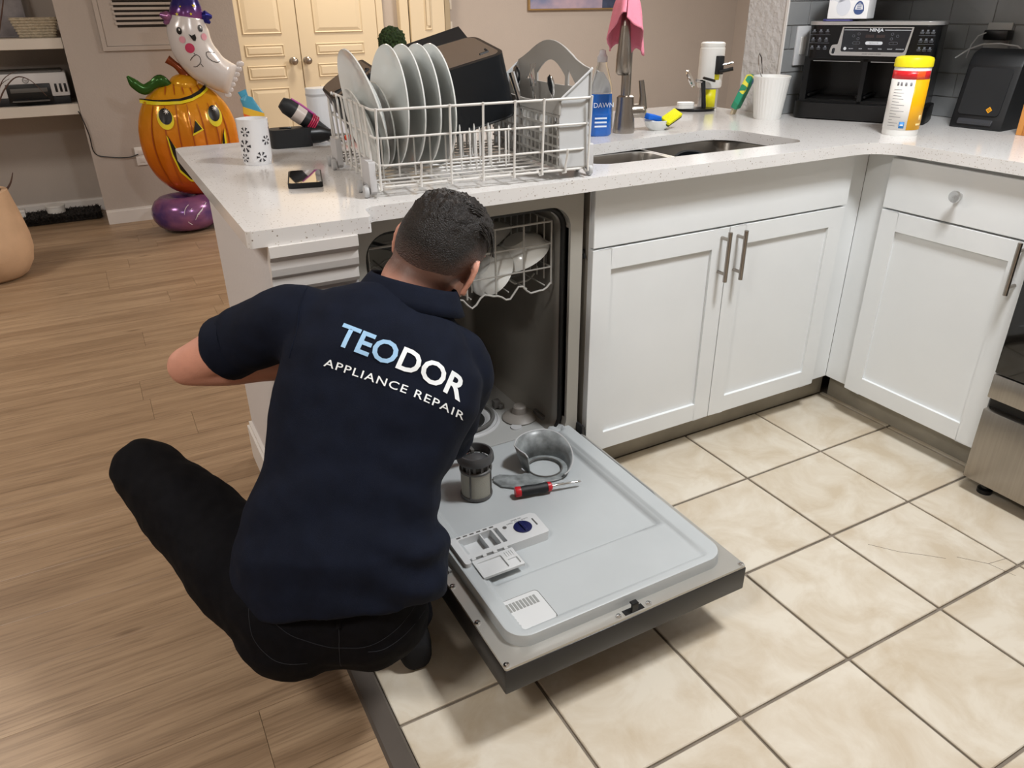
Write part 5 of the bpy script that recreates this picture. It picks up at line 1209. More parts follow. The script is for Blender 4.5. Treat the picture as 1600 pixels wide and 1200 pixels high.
# outlet, cord, shelves' things
ou = thing('wall_outlet', 'white wall outlet low on the column wall behind the pumpkin balloon', 'outlet', (-.80, 4.138, .42))
bm = B(); bx(bm, -.036, .036, -.007, 0, -.058, .058, bev=.002); obj('plate', bm, WHITEP, ou)
for z in (-.024, .024): b = B(); bx(b, -.017, .017, -.010, -.006, z-.016, z+.016, bev=.002); obj('socket', b, TRIMW, ou)
co_ = obj('power_cord', tube(B(), spline([(-1.12, 4.30, .735), (-1.095, 4.13, .70), (-1.075, 4.128, .58), (-1.068, 4.125, .462), (-.98, 4.128, .430), (-.88, 4.128, .42), (-.82, 4.122, .435)], [.004]*7, 5)[0], .0035, n=6), BLACKP); tag(co_, 'black power cord running from the shelf to the outlet on the column wall', 'cord')
pr = thing('printer', 'white and black inkjet printer on the lower alcove shelf', 'printer', (-1.31, 4.40, .762))
bm = B(); bx(bm, -.22, .19, -.17, .16, .045, .185, bev=.012); obj('body', bm, mat('printer_white', 'cfd0d2', .4), pr)
bm = B(); bx(bm, -.215, .185, -.165, .155, .0, .046, bev=.006); obj('lower_body', bm, BLACKM, pr)
bm = B(); bx(bm, -.15, .09, -.1745, -.165, .018, .125, bev=.004); obj('tray_slot', bm, BLACKP, pr)
bm = B(); bx(bm, -.13, .07, -.235, -.17, .026, .032, bev=.002); bx(bm, -.13, .07, -.178, -.172, .075, .10, bev=.002); obj('paper_tray', bm, GREYD, pr)
for k in range(3): b = B(); bx(b, .112+k*.026, .126+k*.026, -.1725, -.169, .07, .12, bev=.002); obj('ink_window', b, BLACKP, pr)
bm = B(); bx(bm, -.20, .17, -.15, .14, .185, .195, bev=.004); obj('scanner_lid', bm, GREYD, pr)
b = B(); prism(b, circ(-.035, .145, .017, .017, 24), .1705, .1715, holes=[circ(-.035, .145, .0135, .0135, 24)]); bmesh.ops.transform(b, matrix=Matrix.Rotation(PI/2, 4, 'X'), verts=b.verts); obj('logo_ring', b, GREYD, pr)
shared('logo_letters', text_mesh('hp', .020, GREYD, .0002, sx=.95), pr, (-.035, -.1712, .145), (PI/2, 0, 0))
WOV = mat('woven_cream', 'c9bda6', .9, bump=.9, bscale=120, noise_amt=.15, scale=60)
bk = thing('woven_basket', 'cream woven basket standing on the upper alcove shelf', 'basket', (-1.215, 4.36, 1.141))
bm = B(); loft(bm, [[(x, y, z) for x, y in rrect(-a, a, -b_, b_, .02, 4)] for z, a, b_ in ((0, .095, .08), (.055, .112, .09), (.108, .128, .10), (.112, .130, .102), (.112, .120, .092), (.02, .09, .075))]); obj('body', bm, WOV, bk)
for k in range(7): b = B(); z = .008+k*.0155; a = .0965+z*.30; bb_ = .0815+z*.2; tube(b, [(x, y, z) for x, y in rrect(-a, a, -bb_, bb_, .02, 3)], .0045, n=6, closed=True); obj('woven_band', b, WOV, bk)
pf_ = thing('leaning_picture', 'grey abstract picture leaning on the alcove wall behind the woven basket', 'picture', (-1.39, 4.50, 1.141)); pf_.rotation_euler = (-.12, 0, 0)
bm = B(); bx(bm, -.15, .13, -.008, .008, 0, .34, bev=.002); obj('board', bm, mat('picture_edge', '8e8a8c', .6), pf_)
bm = B(); bx(bm, -.142, .122, -.0095, -.008, .008, .332); obj('printed_sheet', bm, mat('picture_swirl', '9a9698', .6, col2='6f6b70', scale=9), pf_, smooth=False)
rg_ = thing('dark_plush_bed', 'dark fluffy floor mat lying along the alcove wall', 'mat', (-1.52, 4.45, 0))
FLF = mat('dark_fluff', '2a2725', 1, noise_amt=.6, scale=90)
bm = B(); bx(bm, -.40, .40, -.12, .12, 0, .05, bev=.02); obj('base', bm, FLF, rg_)
bm = B()
for k in range(2600):
    x, y = rnd.uniform(-.40, .40), rnd.uniform(-.125, .12); z0 = .045; d = Vector((rnd.uniform(-.02, .02), rnd.uniform(-.025, .01), rnd.uniform(.008, .022)))
    if rnd.random() < .35: y = -.12; z0 = rnd.uniform(.01, .045); d.y -= .012
    p = Vector((x, y, z0)); v_ = [bm.verts.new(q) for q in (p+Vector((-.003, 0, 0)), p+Vector((.003, 0, 0)), p+d)]; bm.faces.new(v_)
obj('fluff', bm, FLF, rg_, smooth=False)['kind'] = 'stuff'
rg_['label'] = 'dark fluffy floor mat lying along the alcove wall'
for k, (x, y, w_, h_, lb) in enumerate(((-1.39, 4.46, .055, .05, 'white round tub standing on the dark fluffy mat'), (-1.62, 4.43, .05, .045, 'small white box on the dark fluffy mat nearest the clay pot'))):
    if k == 0:
        b = B(); lathe(b, [(0, 0), (w_, 0), (w_*1.05, h_*.8), (w_*1.12, h_*.82), (w_*1.12, h_), (0, h_)], (0, 0, 0), 28)
    else: b = B(); bx(b, -w_, w_, -.03, .03, 0, h_, bev=.004); bx(b, -w_-.002, w_+.002, -.032, .032, h_*.65, h_+.003, bev=.003)
    o = obj(('tub', 'box')[k], b, WHITEP); tag(o, lb, ('tub', 'box')[k]); o.location = (x, y, .052)
# clay pot with bare twigs
pt = thing('clay_plant_pot', 'large pale terracotta pot with bare twigs at the left of the room', 'plant', (-1.69, 3.20, 0))
CLAY = mat('terracotta', 'c9a888', .75, noise_amt=.1, scale=6, bump=.15, bscale=30)
bm = B(); lathe(bm, [(0, .003), (.14, .003), (.165, .02), (.20, .075), (.218, .15), (.217, .22), (.200, .33), (.178, .44), (.176, .455), (.150, .455), (.152, .44), (.165, .40), (0, .40)], (0, 0, 0), 56); obj('pot', bm, CLAY, pt)
bm = B(); lathe(bm, [(0, .41), (.16, .405), (.164, .40)], (0, 0, 0), 32); obj('soil', bm, mat('potting_soil', '3a2a20', .95, bump=.8, bscale=80), pt)
TW = mat('twig_bark', '4a352c', .8)
def twig(pts, r0_):
    P, _ = spline(pts, [0]*len(pts), 5); n = len(P); b = B(); tube(b, P, [r0_*(1-.75*k/(n-1)) for k in range(n)], n=6); obj('twig', b, TW, pt)
twig([(.10, 0, .40), (.15, 0, .56), (.21, 0, .75), (.27, 0, .96), (.33, 0, 1.16), (.40, 0, 1.34), (.44, 0, 1.5)], .009); twig([(.08, 0, .40), (.13, 0, .60), (.20, .01, .80), (.28, .02, 1.02), (.31, .02, 1.25)], .008)
twig([(.235, 0, .84), (.29, 0, .93), (.36, 0, .99), (.42, 0, .97), (.47, 0, .895)], .005); twig([(.24, 0, .88), (.30, 0, .98), (.37, 0, 1.02)], .004); twig([(.12, .02, .40), (.19, .03, .47), (.22, .03, .53)], .008); twig([(.20, 0, .72), (.235, 0, .84), (.28, 0, .95), (.33, 0, .985)], .004)
# picture on the far wall and switches
pw = thing('wall_picture', 'wide gold edged abstract picture in pink and blue on the far beige wall', 'picture', (3.05, 4.845, 1.25))
bm = B(); bx(bm, -.50, .50, -.03, .0, 0, .65, bev=.002); obj('frame', bm, mat('gold_frame', 'b79a6a', .35, metal=.6), pw)
bm = B(); bx(bm, -.488, .488, -.0325, -.03, .012, .638); obj('canvas', bm, mat('pastel_abstract', 'd9b9bf', .6, col2='7d86a8', scale=3), pw, smooth=False)
bm = B(); bx(bm, .27, .47, -.0332, -.0325, .012, .25); obj('dark_patch', bm, mat('slate_patch', '3c4660', .6, noise_amt=.3, scale=12), pw, smooth=False)
for z, lb in ((1.115, 'lower white light switch plate beside the hall door'), (1.325, 'upper white thermostat plate beside the hall door')):
    o = thing('light_switch', lb, 'switch', (1.80, 4.848, z)); bm = B(); bx(bm, -.022, .022, -.006, 0, -.06, .06, bev=.002); obj('plate', bm, mat('switch_cream', 'd9d2c4', .5) if z < 1.2 else bpy.data.materials['switch_cream'], o)
    b = B(); bx(b, -.006, .006, -.014, -.005, -.012, .012, bev=.001); obj('toggle', b, WHITEP, o)

# ------------------------------------------------------------------ the man
CF = F_.normalized(); CR = R_.normalized(); CU = U_.normalized()   # axes of his turned, leaning back: right, up the back, into the body
SKIN = mat('skin', 'cf9580', .5, noise_amt=.06, scale=25, bump=.08, bscale=220)
NAVY = mat('navy_polo', '0d1322', .85, spec=.2, noise_amt=.12, scale=30, bump=.12, bscale=700)
JEAN = mat('black_denim', '0a0a0e', .85, spec=.15, noise_amt=.2, scale=60, bump=.15, bscale=500)
SOCK = mat('black_sock', '121214', .9)
man = thing('person', 'man in navy polo shirt and black jeans squatting and reaching into the open dishwasher', 'person', (-.80, -.33, 0))
def shift(bm): return W(bm, man)
TORSO = [((-.848, -.468, .309), (.892, -.45, .047), .181, .125), ((-.839, -.446, .355), (.886, -.462, .021), .199, .135), ((-.827, -.433, .41), (.882, -.47, .003), .19, .135),
 ((-.813, -.413, .459), (.879, -.476, -.011), .173, .125), ((-.783, -.395, .517), (.872, -.488, -.036), .163, .12), ((-.743, -.374, .581), (.873, -.48, -.085), .175, .12),
 ((-.707, -.354, .639), (.86, -.485, -.16), .188, .122), ((-.683, -.332, .695), (.854, -.483, -.194), .183, .12), ((-.668, -.304, .739), (.832, -.504, -.231), .166, .108),
 ((-.643, -.288, .77), (.79, -.542, -.287), .132, .088), ((-.609, -.284, .789), (.76, -.562, -.325), .088, .07)]
def torso(bm, sc=1.0, sd=1.0, n=32, cut=0):
    rings = []
    for i, (c, s, h, b) in enumerate(TORSO):
        if i < cut: continue
        c = Vector(c); s = Vector(s).normalized()
        up = (Vector(TORSO[min(i+1, 10)][0])-Vector(TORSO[max(i-1, 0)][0])).normalized(); nn = up.cross(s).normalized()
        c2 = c+nn*.0
        rings.append(ell(c2, s, nn, h*sc, b*sd, n, 2.35 if 1 < i < 8 else 2.1))
    loft(bm, rings)
SHL, ELL_, WRL = Vector((-.815, -.212, .768)), Vector((-.996, -.045, .645)), Vector((-.790, -.165, .652))
SHR, ELR, WRR = Vector((-.540, -.350, .655)), Vector((-.535, -.235, .435)), Vector((-.435, -.005, .325))
HC = Vector((-.517, -.250, .886))-CU*.021-CR*.002; HU = Vector((.50, -.07, .86)).normalized(); HR = Vector((.50, -.80, -.33)); HR = (HR-HU*HR.dot(HU)).normalized(); HF = HU.cross(HR)
def H(a, b, c): return HC+HR*a+HF*b+HU*c
def hand(bm, wr, d, palm_n, side, curl=.5):
    d = Vector(d).normalized(); n_ = Vector(palm_n); n_ = (n_-d*n_.dot(d)).normalized(); s = d.cross(n_)*side   # s: towards the thumb
    rings = []
    for t, w_, h_ in ((0, .026, .019), (.02, .030, .018), (.05, .040, .017), (.085, .042, .015), (.095, .040, .012)):
        rings.append(ell(wr+d*t, s, n_, w_, h_, 18, 2.3))
    loft(bm, rings)
    for k, (off, L, r) in enumerate(((.030, .072, .0088), (.010, .080, .0092), (-.010, .074, .0088), (-.029, .058, .0078))):
        p = wr+d*.080+s*off; pts = [p]; th_ = 0
        for f, a in ((.12, 0), (.42, curl*.6), (.32, curl), (.26, curl*.8)):
            th_ += a; pts.append(pts[-1]+(d*math.cos(th_)-n_*math.sin(th_))*L*f)
        tube(bm, pts, [r*1.05, r, r, r*.95, r*.8], n=10); ball(bm, pts[-1], r*.8, sub=2); ball(bm, pts[2], r*1.04, sub=2)
    p = wr+d*.022+s*.022; d1 = (d*.55+s*.75-n_*.25).normalized(); d2 = (d*.9+s*.25-n_*.35).normalized()
    pts = [p, p+d1*.035, p+d1*.035+d2*.030, p+d1*.035+d2*.052]; tube(bm, pts, [.015, .012, .0105, .0085], n=10); ball(bm, pts[-1], .0086, sub=2)
# body: one continuous surface
bm = B()
torso(bm, .86, .84)
limb(bm, *spline([SHL+Vector((.03, -.02, -.01)), SHL, SHL.lerp(ELL_, .55), ELL_], [.055, .052, .048, .040]), n=18)
limb(bm, *spline([ELL_, ELL_.lerp(WRL, .3), ELL_.lerp(WRL, .7), WRL], [.040, .042, .034, .026]), n=18)
limb(bm, *spline([SHR, SHR.lerp(ELR, .55), ELR], [.052, .046, .038]), n=18)
limb(bm, *spline([ELR, ELR.lerp(WRR, .3), ELR.lerp(WRR, .7), WRR], [.038, .040, .032, .025]), n=18)
hand(bm, WRL, (.80, .10, -.30), (.2, -.85, -.1), -1, .45)
hand(bm, WRR, (.42, .62, -.62), (.1, -.3, .9), 1, .45)
# neck and head
limb(bm, *spline([(-.640, -.300, .745), (-.600, -.278, .795), H(-.004, -.045, -.075), H(0, -.012, -.03)], [.074, .063, .060, .062]), n=20)
ball(bm, H(0, -.012, .012), .088, HU, (.86, 1.06, .92), HR, 4)
ball(bm, H(0, -.045, -.020), .066, HU, (1.0, .85, .95), HR, 4)
ball(bm, H(0, .035, -.035), .072, HU, (.88, .85, 1.05), HR, 4)
ball(bm, H(0, .055, -.082), .045, HU, (1.05, .95, .85), HR, 3)
loft(bm, [ell(H(0, .045, z), HR, HF, w_, l_, 18, 2.2) for z, w_, l_ in ((-.118, .022, .036), (-.105, .038, .045), (-.075, .052, .050), (-.03, .060, .050))])
loft(bm, [ell(H(0, .108+dy, z), HR, HF, w_, l_, 12) for z, w_, l_, dy in ((.012, .008, .006, -.008), (-.015, .011, .012, -.004), (-.035, .015, .018, .002), (-.045, .016, .012, -.002), (-.050, .010, .006, -.006))])
loft(bm, [ell(H(0, .100, z), HR, HF, w_, .010, 12) for z, w_ in ((-.078, .016), (-.072, .023), (-.066, .022), (-.062, .018))])
for sx in (-1, 1): ball(bm, H(sx*.030, .088, .018), .016, HU, (1.3, .8, .5), HR, 2); ball(bm, H(sx*.036, .076, -.028), .02, HU, (1, .7, .8), HR, 2)
def ear(bm, sx):
    c = H(sx*.078, -.008, -.018)
    pts = [c+HU*(.033*math.cos(t))+(-HF*.78+HR*sx*.62)*(.006+.020*math.sin(t)*(.75+.25*math.cos(t))) for t in [PI*k/14 for k in range(15)]]
    tube(bm, pts, [.0045]+[.0052]*10+[.006, .0075, .008, .0065], n=8)
    q = (-HF*.78+HR*sx*.62).normalized()
    loft(bm, [ell(c+q*t, HU, q.cross(HU), h_, .0038, 14) for t, h_ in ((-.006, .026), (.006, .028), (.016, .021))])
    ball(bm, c-HU*.030+q*.006, .0085, sub=2)
ear(bm, 1); ear(bm, -1)
# legs inside the jeans and feet, so the body is whole
HIPL, KNL, ANL = Vector((-.945, -.405, .295)), Vector((-1.120, -.020, .425)), Vector((-.935, -.105, .095))
HIPR, KNR, ANR = Vector((-.795, -.465, .305)), Vector((-.668, -.135, .455)), Vector((-.692, -.360, .095))
for hp, kn, an in ((HIPL, KNL, ANL), (HIPR, KNR, ANR)):
    limb(bm, [hp, hp.lerp(kn, .5), kn], [.085, .070, .052]); limb(bm, [kn, kn.lerp(an, .35), an], [.050, .046, .034])
def foot(bm, an, d, sc=1.0):
    d = Vector(d).normalized(); s = Vector((d.y, -d.x, 0)); u = Vector((0, 0, 1)); heel = Vector((an.x, an.y, 0))-d*.045
    loft(bm, [ell(heel+d*t+u*h_*sc*.5+u*.001, s, u, w_*sc*1.12, h_*sc*.5, 18, 2.6) for t, w_, h_ in ((-.012, .016, .035), (-.006, .026, .055), (.02, .032, .078), (.06, .034, .080), (.10, .036, .066), (.15, .042, .052), (.19, .044, .042), (.225, .038, .030), (.243, .022, .018))])
    limb(bm, [an, Vector((an.x, an.y, .05))], [.036*sc, .034*sc])
foot(bm, ANL, (-.05, 1, 0), .93); foot(bm, ANR, (.10, 1, 0), .93)
body = remesh('body', shift(bm), SKIN, man, vox=.0052, smooth_it=5)
# clipped hair shading down the nape and stubble on the jaw: colour of the scalp itself
at_ = body.data.attributes.new('fade', 'FLOAT_COLOR', 'POINT'); vals = []
for v in body.data.vertices:
    q = v.co+Vector(man.location)-HC; a, b_, c = q.dot(HR), q.dot(HF), q.dot(HU); t = 0
    if q.length < .2:
        lo = -.088+.035*smooth01((b_+.05)/.05)
        if b_ < .03: t = smooth01((c-lo)/.035)*.85
        if b_ > -.01 and c < -.045: t = max(t, .38*smooth01((b_+.01)/.03)*smooth01((-.045-c)/.02))
        if abs(a) > .082: t = 0
    vals += [t, t, t, 1]
at_.data.foreach_set('color', vals)
nt = SKIN.node_tree; bs0 = nt.nodes['Principled BSDF']; a1 = nt.nodes.new('ShaderNodeAttribute'); a1.attribute_name = 'fade'; m1 = nt.nodes.new('ShaderNodeMix'); m1.data_type = 'RGBA'
src_ = bs0.inputs['Base Color'].links[0].from_socket; nt.links.new(a1.outputs['Fac'], m1.inputs[0]); nt.links.new(src_, m1.inputs[6]); m1.inputs[7].default_value = lin('4c3a34'); nt.links.new(m1.outputs[2], bs0.inputs['Base Color'])
# eyes, brows
bm = B(); loft(bm, [ell(H(0, .104-.004*abs(x)/.02, -.071+x*0)+HR*x, HU, HF, h_, .007, 10) for x, h_ in ((-.022, .001), (-.014, .0055), (0, .0075), (.014, .0055), (.022, .001))]); obj('lips', shift(bm), mat('lip_skin', 'a5605a', .45), man)
for sx in (-1, 1):
    b = B(); ball(b, H(sx*.030, .0835, .008), .0125, HU, sub=3); o = obj('eye', shift(b), mat('eye_white', 'eeeae4', .2), man)
    b = B(); ball(b, H(sx*.030, .0935, .007), .0048, HU, sub=2); obj('iris', shift(b), mat('iris_brown', '2a1a10', .2), o)
    b = B(); tube(b, [H(sx*.014, .099, .028), H(sx*.030, .0985, .034), H(sx*.046, .088, .030)], [.003, .0035, .002], n=6); obj('eyebrow', shift(b), mat('brow_hair', '1d1512', .8), man)
# hair: close-cropped back and sides fading into the neck, longer on top
bm = B(); r0 = bmesh.ops.create_icosphere(bm, subdivisions=6, radius=1); cl_ = bm.verts.layers.float_color.new('fade')
def hairline(x, f):   # height of the hairline for a direction (side x, forward f)
    return -.86+.56*smooth01((f+.72)/.62)+.60*smooth01((f-.10)/.6)
kill = []
for v in bm.verts:
    x, f, u = v.co; e = u-hairline(x, f)
    if e < 0: kill.append(v); continue
    t = max(smooth01(e/1.25), smooth01((f-.25)/.3)*smooth01(e/.25)); top = smooth01((u-.25)/.5)
    th_ = .0015+.004*smooth01(e/.4)+.012*top*(1+.3*f)
    nz = noise.noise(Vector((x*9, f*3.0+x*2, u*9)))*.006*top+noise.noise(Vector((x*40, f*14, u*26)))*.0035*(.15+top)
    rx, rf, ru = .0757, .0933, .081
    p = H(x*(rx+th_+nz), -.012+f*(rf+th_+nz), .012+u*(ru+th_+nz))
    # fill the back of the skull
    if u < .1 and f < .2: 
        k_ = smooth01((.1-u)/.6)*smooth01((.2-f)/.8); q = H(x*.070, -.048+f*.062, -.020+u*.064); p = p.lerp(q, k_*.35)
    v[cl_] = (t, t, t, 1); v.co = p
bmesh.ops.delete(bm, geom=kill, context='VERTS')
HAIR = mat('dark_hair', '15100e', .45); nt = HAIR.node_tree; bs = nt.nodes['Principled BSDF']
at = nt.nodes.new('ShaderNodeAttribute'); at.attribute_name = 'fade'; rp = nt.nodes.new('ShaderNodeValToRGB')
rp.color_ramp.elements[0].color = lin('6a5048'); rp.color_ramp.elements[1].position = .72; rp.color_ramp.elements[1].color = lin('17110e')
e = rp.color_ramp.elements.new(.3); e.color = lin('4a3832')
nz_ = nt.nodes.new('ShaderNodeTexNoise'); nz_.inputs['Scale'].default_value = 260; mm = nt.nodes.new('ShaderNodeMath'); mm.operation = 'MULTIPLY_ADD'; mm.inputs[1].default_value = .35
g_ = nt.nodes.new('ShaderNodeNewGeometry'); nt.links.new(g_.outputs['Position'], nz_.inputs['Vector']); nt.links.new(nz_.outputs[0], mm.inputs[0])
sb = nt.nodes.new('ShaderNodeMath'); sb.operation = 'SUBTRACT'; sb.inputs[1].default_value = .17; nt.links.new(at.outputs['Fac'], sb.inputs[0]); nt.links.new(sb.outputs[0], mm.inputs[2]); nt.links.new(mm.outputs[0], rp.inputs[0]); nt.links.new(rp.outputs[0], bs.inputs['Base Color'])
mp = nt.nodes.new('ShaderNodeMapping'); mp.inputs['Scale'].default_value = (500, 200, 500); mp.inputs['Rotation'].default_value = (.3, .5, -.6); n3 = nt.nodes.new('ShaderNodeTexNoise'); n3.inputs['Scale'].default_value = 1; nt.links.new(g_.outputs['Position'], mp.inputs[0]); nt.links.new(mp.outputs[0], n3.inputs['Vector'])
bp = nt.nodes.new('ShaderNodeBump'); bp.inputs['Strength'].default_value = .9; bp.inputs['Distance'].default_value = .004; nt.links.new(n3.outputs[0], bp.inputs['Height']); nt.links.new(bp.outputs[0], bs.inputs['Normal'])
hair = obj('hair', shift(bm), HAIR, man, ang=180); md = hair.modifiers.new('s', 'SOLIDIFY'); md.thickness = .004; md.offset = -1
# tufts of longer hair lying over the crown
bm = B()
for k in range(420):
    x = rnd.uniform(-.8, .8); f = rnd.uniform(-.4, .36); q = Vector((x, f, 0)); 
    if q.length > .93: continue
    u = math.sqrt(1-q.length_squared)
    if u < .42: continue
    P_ = lambda s_, lift: H((x+s_*.10)*(.0757+.016+lift), -.012+(f+s_*.16)*(.0933+.017+lift), .012+(math.sqrt(max(.04, 1-(x+s_*.10)**2-(f+s_*.16)**2)))*(.081+.016+lift))
    tube(bm, [P_(0, -.004), P_(.5, .001), P_(1.1, .0015), P_(1.7, -.003)], [.0006, .0014, .0011, .0003], n=4)
tf = obj('hair_tufts', shift(bm), mat('top_hair', '15100d', .35), hair, ang=180); tf['kind'] = 'stuff'

# polo shirt
bm = B(); torso(bm, 1.0, 1.0, n=36)
limb(bm, *spline([(-.745, -.270, .715), SHL+Vector((.012, -.012, -.008)), SHL.lerp(ELL_, .32), SHL.lerp(ELL_, .56)], [.092, .072, .065, .062]), n=24)
limb(bm, *spline([(-.600, -.330, .690), SHR, SHR.lerp(ELR, .5), SHR.lerp(ELR, .85)], [.085, .066, .062, .058]), n=24)
shirt = remesh('polo_shirt', shift(bm), NAVY, man, vox=.0062, smooth_it=7)
me = shirt.data; O_ = Vector(man.location); NR_ = [v.normal.copy() for v in me.vertices]; NC_ = []
for v in me.vertices:
    p = v.co+O_; a = (p-Vector((-.8, -.45, .45))); s_ = a.dot(CR); h_ = a.dot(CU)
    low = smooth01((.62-p.z)/.3)
    d_ = .0065*math.sin((s_*1.2+h_*3.1)*26+3*noise.noise(p*9))*low*smooth01((s_+.02)/.14)
    d_ += .0055*noise.noise(Vector((s_*6+h_*3, h_*13-s_*5, 2)))+.0025*noise.noise(p*26)
    d_ += .010*low*noise.noise(Vector((s_*13, h_*5, 7)))+.0035*noise.ridged_multi_fractal(Vector((s_*7+h_*4, h_*9, 3)), 1, 2, 2, 1, 2)*.5*low
    NC_.extend(v.co+NR_[v.index]*d_)
me.vertices.foreach_set('co', NC_); me.update()
# jeans
bm = B()
ball(bm, (-.858, -.430, .290), .165, (.2, .15, .9), (1.06, .76, .80), (.89, -.46, .03))
ball(bm, (-.930, -.425, .268), .113, (0, 0, 1), (1, 1, .98)); ball(bm, (-.802, -.480, .272), .108, (0, 0, 1), (1, 1, .98))
limb(bm, *spline([HIPL+Vector((.02, -.01, -.0)), HIPL.lerp(KNL, .22), HIPL.lerp(KNL, .60), KNL], [.118, .106, .088, .068]), n=24)
limb(bm, *spline([KNL, KNL.lerp(ANL, .4), ANL+Vector((0, 0, -.01))], [.067, .066, .052]), n=24)
limb(bm, *spline([HIPR+Vector((-.01, -.01, 0)), HIPR.lerp(KNR, .25), HIPR.lerp(KNR, .65), KNR], [.108, .098, .082, .066]), n=24)
limb(bm, *spline([KNR, KNR.lerp(ANR, .4), ANR+Vector((0, 0, .01))], [.066, .066, .050]), n=24)
jeans = remesh('jeans', shift(bm), JEAN, man, vox=.0075, smooth_it=8)
NR_ = [v.normal.copy() for v in jeans.data.vertices]; NC_ = []
for v in jeans.data.vertices:
    p = v.co+O_; NC_.extend(v.co+NR_[v.index]*(.004*noise.noise(Vector((p.x*16, p.y*16, p.z*30)))+.002*noise.noise(p*40)))
jeans.data.vertices.foreach_set('co', NC_); jeans.data.update()
for an, d in ((ANL, (-.05, 1, 0)), (ANR, (.10, 1, 0))):
    bm = B(); foot(bm, an, d, 1.08); remesh('sock', shift(bm), SOCK, man, vox=.005, smooth_it=4)
# collar
bm = B(); cn = Vector((-.604, -.284, .797)); axn = Vector((.34, .10, .93)).normalized(); cs_ = (Vector((.76, -.562, -.325))-axn*Vector((.76, -.562, -.325)).dot(axn)).normalized(); cf_ = axn.cross(cs_)
rings = []
for dz, a, b_ in ((-.012, .078, .068), (.012, .076, .066), (.026, .077, .067), (.029, .081, .071), (.022, .087, .077), (.002, .097, .088), (-.014, .107, .096), (-.016, .103, .092), (-.004, .092, .082)):
    rings.append([p for p in ell(cn+axn*dz, cs_, cf_, a, b_, 48, 2.1)])
loft(bm, rings, cap=False)
dele = [f for f in bm.faces if (f.calc_center_median()-cn).dot(cf_) > .072]
bmesh.ops.delete(bm, geom=dele, context='FACES')
co = obj('collar', shift(bm), NAVY, man, ang=180); md = co.modifiers.new('s', 'SOLIDIFY'); md.thickness = .0025
# cuffs
for a_, b_, t_, r_ in ((SHL, ELL_, .56, .064), (SHR, ELR, .85, .060)):
    d = (b_-a_).normalized(); x, y = frame(d); c = a_.lerp(b_, t_)
    bm = B(); loft(bm, [ell(c+d*o_, x, y, r_*q, r_*q, 28) for o_, q in ((-.030, .97), (-.012, 1.0), (.010, 1.015), (.016, 1.0), (.016, .93), (-.020, .90))], cap=False); obj('sleeve_cuff', shift(bm), NAVY, man, ang=60)
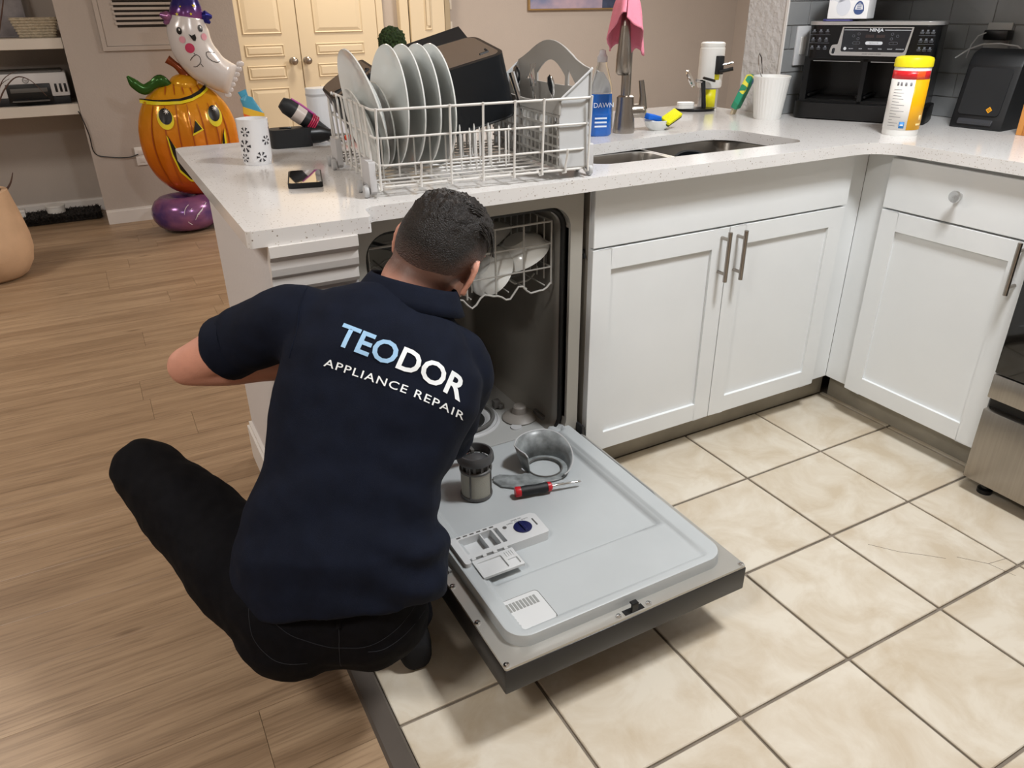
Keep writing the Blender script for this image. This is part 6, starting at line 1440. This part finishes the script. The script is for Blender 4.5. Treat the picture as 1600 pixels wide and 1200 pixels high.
# printed back lettering and seams lie on the cloth
def bvh_of(o):
    m_ = o.data; return BVHTree.FromPolygons([v.co+O_ for v in m_.vertices], [tuple(p.vertices) for p in m_.polygons])
bs_, bj = bvh_of(shirt), bvh_of(jeans)
BO = Vector((-1.0632, -1.5384, 1.2771))+ (CF+CR*(600-800)/1166.25-CU*(700-600)/1166.25)*1.1
def onto(tree, a, b, off): 
    h_ = tree.ray_cast(BO+CR*a+CU*b, CF); 
    return (h_[0]-CF*off) if h_[0] else None
def print_on(body_, width, capw, a0, b0, ang, m, name, bold=0, bend=0, space=1, parts=None):
    # flat print following the cloth: laid out in the plane of his back, dropped onto the shirt
    full = text_mesh(body_, 1.0, m, 0, bold=bold, space=space, align='LEFT'); xs = [v.co.x for v in full.vertices]; ys = [v.co.y for v in full.vertices]
    x0, x1, y0, y1 = min(xs), max(xs), min(ys), max(ys); b = bmesh.new(); b.from_mesh(full); bmesh.ops.triangulate(b, faces=b.faces)
    for v in b.verts: v.co = Vector(((v.co.x-(x0+x1)/2)/(x1-x0)*width, (v.co.y-(y0+y1)/2)/(y1-y0)*capw, 0))
    for _ in range(3):
        es = [e for e in b.edges if e.calc_length() > .005]
        if es: bmesh.ops.subdivide_edges(b, edges=es, cuts=1); bmesh.ops.triangulate(b, faces=b.faces)
    ca, sa = math.cos(ang), math.sin(ang); out_ = []
    if parts:
        xs_ = parts[0]; 
        for sel, mm_, nm_ in ((0, parts[1], name), (1, parts[2], name)):
            b2 = b.copy(); bmesh.ops.delete(b2, geom=[f for f in b2.faces if (f.calc_center_median().x > xs_) != bool(sel)], context='FACES'); out_.append((b2, mm_))
    else: out_.append((b, m))
    for b2, mm_ in out_:
        for v in b2.verts:
            x, y = v.co.x, v.co.y; y -= bend*x*x*(1 if x > 0 else .1); q = onto(bs_, a0+x*ca-y*sa, b0+x*sa+y*ca, .0015)
            v.co = (q if q else BO+CR*a0+CU*b0)-O_
        me_ = bpy.data.meshes.new(name); b2.to_mesh(me_); b2.free(); me_.materials.append(mm_)
        o = bpy.data.objects.new(name, me_); COL.objects.link(o); o.parent = shirt
TXW = mat('print_white', 'eef3f6', .5); TXB = mat('print_pale_blue', '9cc6ea', .5)

print_on('TEODOR', .232, .040, .004, .138, math.radians(-22), TXW, 'printed_lettering', bold=.022, bend=1.1, parts=(-.006, TXB, TXW))
print_on('APPLIANCE REPAIR', .250, .0135, -.008, .092, math.radians(-19), TXW, 'printed_lettering', bold=.006, bend=1.0, space=1.15)
STI = mat('seam_thread', '22242a', .8)
def seam(tree, pts, parent, r=.0006, m=None, nm='seam'):
    P, _ = spline([(a, b, 0) for a, b in pts], [0]*len(pts), 5); q = [onto(tree, v.x, v.y, .0004) for v in P]; q = [v-O_ for v in q if v]
    if len(q) > 2: obj(nm, tube(B(), q, r, n=5), m or STI, parent)
seam(bj, [(-.229, -.301), (-.190, -.335), (-.146, -.357), (-.109, -.365), (-.057, -.36), (-.012, -.335), (.021, -.296)], jeans)
seam(bj, [(-.109, -.300), (-.109, -.34), (-.112, -.365), (-.116, -.41)], jeans)
seam(bj, [(-.263, -.29), (-.257, -.335), (-.241, -.363), (-.213, -.385), (-.168, -.393)], jeans)
seam(bj, [(-.062, -.372), (-.034, -.369), (-.001, -.350), (.033, -.317)], jeans)
seam(bs_, [(-.181, .268), (-.184, .228), (-.186, .183), (-.196, .139)], shirt, .0011, NAVY)
bm = B(); q0 = onto(bj, -.109, -.300, .002); q1 = onto(bj, -.109, -.325, .002)
if q0 and q1:
    tube(bm, [q0, q1], .005, n=6); obj('belt_loop', shift(bm), JEAN, jeans)
